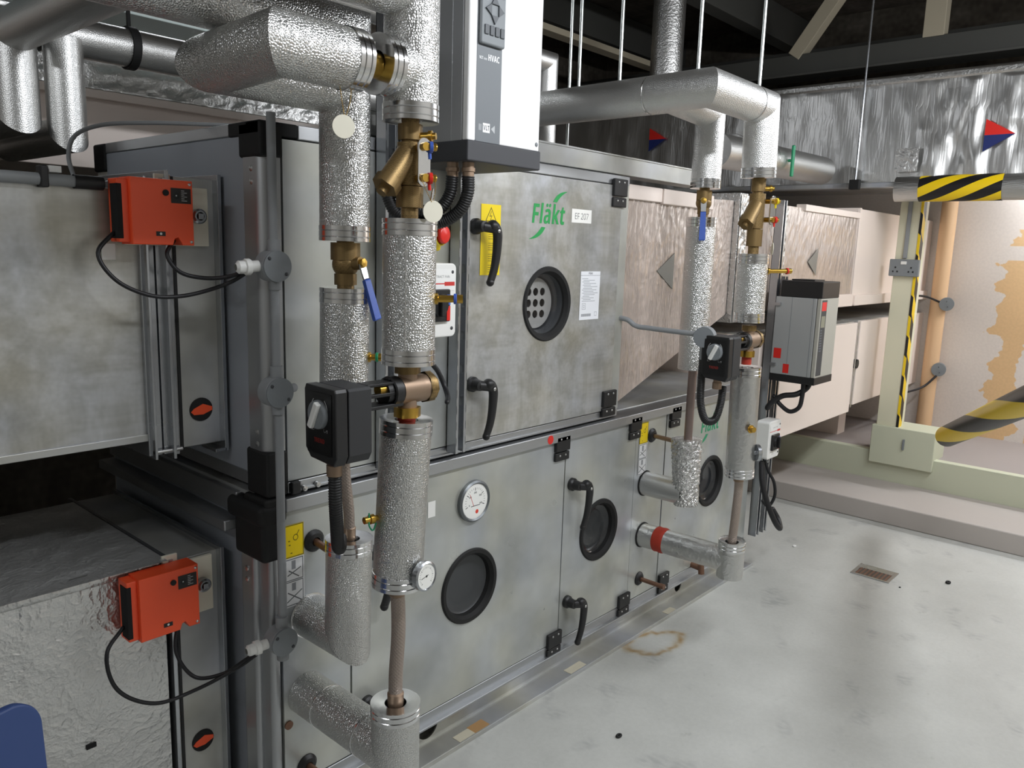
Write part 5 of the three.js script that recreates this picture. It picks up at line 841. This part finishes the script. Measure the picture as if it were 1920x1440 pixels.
{ // hanger rods
  const spec = [[1.515, 1.95, -0.3, 'threaded hanger rod nearest the white drive, running down behind the pipe'], [1.34, 2.16, -0.12, 'threaded hanger rod second right of the white drive'], [1.34, 2.16, 0.055, 'threaded hanger rod third right of the white drive'], [1.33, 2.17, 0.36, 'threaded hanger rod above the corner of the large clad pipe'], [1.655, 2.16, 0.415, 'threaded hanger rod above the outer right riser']];
  for (const [x, y, z, label] of spec) solo('hanger_rod', rod([x, y, z], [x, 3.45, z], 0.0055, 10), S({ color: 0xc8cdca, metalness: 0.85, roughness: 0.3 }), label, 'hanger rod', 'hanger rods');
  const t = thing('duct_hanger', 'thin hanger rod with black foot bracket in front of the high foil duct', 'hanger rod', [4.26, 2.05, -0.13]); obj('rod', rod([4.248, 2.06, -0.13], [4.248, 3.45, -0.13], 0.007, 10), M.zinc, t); obj('bracket', box(4.225, 4.268, 2.03, 2.09, -0.16, -0.1, 0.003), M.blackMatt, t, 'black foot bracket');
  const u = thing('roof_truss', 'cream steel roof truss with diagonal brace above the high foil duct', 'truss', [4.5, 2.78, 0]); obj('bottom_chord', [box(4.42, 4.5, 2.8, 2.94, -2.95, 4.15, 0.004), box(4.36, 4.56, 2.79, 2.805, -2.95, 4.15, 0.002)], M.steelDark, u, 'dark bottom chord');
  const dg = box(-0.045, 0.045, 0, 0.75, -0.045, 0.045, 0.004); dg.rotateX(0.62); dg.translate(4.46, 2.93, -0.68); obj('diagonal', dg, M.steelCream, u, 'cream diagonal brace'); obj('upright', box(4.42, 4.51, 2.93, 3.45, 0.12, 0.24, 0.004), M.steelCream, u, 'cream upright');
  solo('cable_tray', (() => { const s = poly([[-2.9, 3.0], [4.1, 3.0], [4.1, 3.09], [-2.9, 3.09]]); for (let i = 0; i < 60; i++) { const h = new THREE.Path(); const x = -1 + i * 0.06; h.moveTo(x, 3.035); h.lineTo(x, 3.05); h.lineTo(x + 0.035, 3.05); h.lineTo(x + 0.035, 3.035); s.holes.push(h); } const g = extr(s, 0.004); g.rotateY(-Math.PI / 2); g.translate(4.95, 0, 0); return boxUV(g); })(), M.steelDark, 'dark slotted cable tray high at the right', 'cable tray');
  for (const [z, label] of [[-2.2, 'far dark ceiling joist'], [-1.1, 'second dark ceiling joist from the back'], [1.2, 'dark ceiling joist above the walkway']]) solo('ceiling_joist', box(-3.5, 5.6, 3.2, 3.44, z - 0.06, z + 0.06, 0.004), M.steelDark, label, 'joist');
  solo('timber_batten', box(2.6, 5.0, 2.98, 3.02, -1.85, -1.75, 0.003), M.steelCream, 'pale batten high behind the hanger rods', 'batten'); solo('foil_flue', rod([3.5, 2.5, -1.1], [3.5, 3.19, -1.1], 0.1, 28), M.foilFlat, 'dark foil-wrapped vertical flue behind the hanger rods', 'flue');
}
// ---------------------------------------------------------------- floor details
{
  const t = thing('floor_drain', 'small rectangular slotted drain cover let into the grey floor', 'drain', [3.14, 0, 0.55]);
  obj('drain_frame', [box(3.06, 3.23, 0, 0.004, 0.455, 0.472, 0.001), box(3.06, 3.23, 0, 0.004, 0.628, 0.645, 0.001), box(3.06, 3.075, 0, 0.004, 0.472, 0.628, 0.001), box(3.17, 3.23, 0, 0.004, 0.472, 0.628, 0.001)], M.zinc, t); obj('drain_shade_plate', box(3.075, 3.17, 0.0002, 0.001, 0.472, 0.628, 0), S({ color: 0x5d564e, roughness: 0.8 }), t);  // flat dark plate paints the shade of a recess under the bars
  for (let i = 0; i < 8; i++) obj('drain_bar', box(3.075, 3.17, 0.001, 0.004, 0.476 + i * 0.02, 0.486 + i * 0.02, 0.0008), M.copper, t);
  for (const [x, z, r, label] of [[1.05, 0.39, 0.012, 'dark grommet lying on the floor in the foreground'], [3.29, 0.86, 0.016, 'dark scrap on the floor right of the drain'], [3.21, 0.1, 0.012, 'pale scrap on the floor near the strut foot'], [3.05, 0.7, 0.006, 'tiny dark scrap on the floor beside the drain']]) { const g = new THREE.TorusGeometry(r * 0.62, r * 0.36, 8, 16); g.rotateX(Math.PI / 2); g.scale(1.2, 0.9, 0.8); g.translate(x, r * 0.32, z); solo('floor_debris', g, label.startsWith('pale') ? M.white : M.blackMatt, label, 'debris'); }
}
{ // blue plastic chair at the lower left edge
  const t = thing('blue_chair', 'blue moulded plastic chair at the lower left corner', 'chair', [-0.86, 0, 0.3]);
  const s = rrect(-0.21, 0.21, 0, 0.36, 0.05), b = extr(s, 0.012, 0.004); b.rotateY(0.35); b.rotateX(-0.12); b.translate(-0.808, 0.455, 0.35); obj('backrest', b, M.plasticBlue, t, 'blue plastic backrest');
  const st = extr(rrect(-0.2, 0.2, -0.2, 0.2, 0.05), 0.012, 0.004); st.rotateX(-Math.PI / 2); st.rotateY(0.35); st.translate(-0.9, 0.44, 0.12); obj('seat', st, M.plasticBlue, t);
  for (const [x, z] of [[-1.02, 0.34], [-0.68, 0.23], [-1.12, 0.02], [-0.78, -0.1]]) obj('leg', rod([x, 0, z], [x + (x < -0.9 ? 0.03 : -0.03), 0.44, z], 0.011, 12), M.zinc, t);
}
renderer.render(scene, camera);
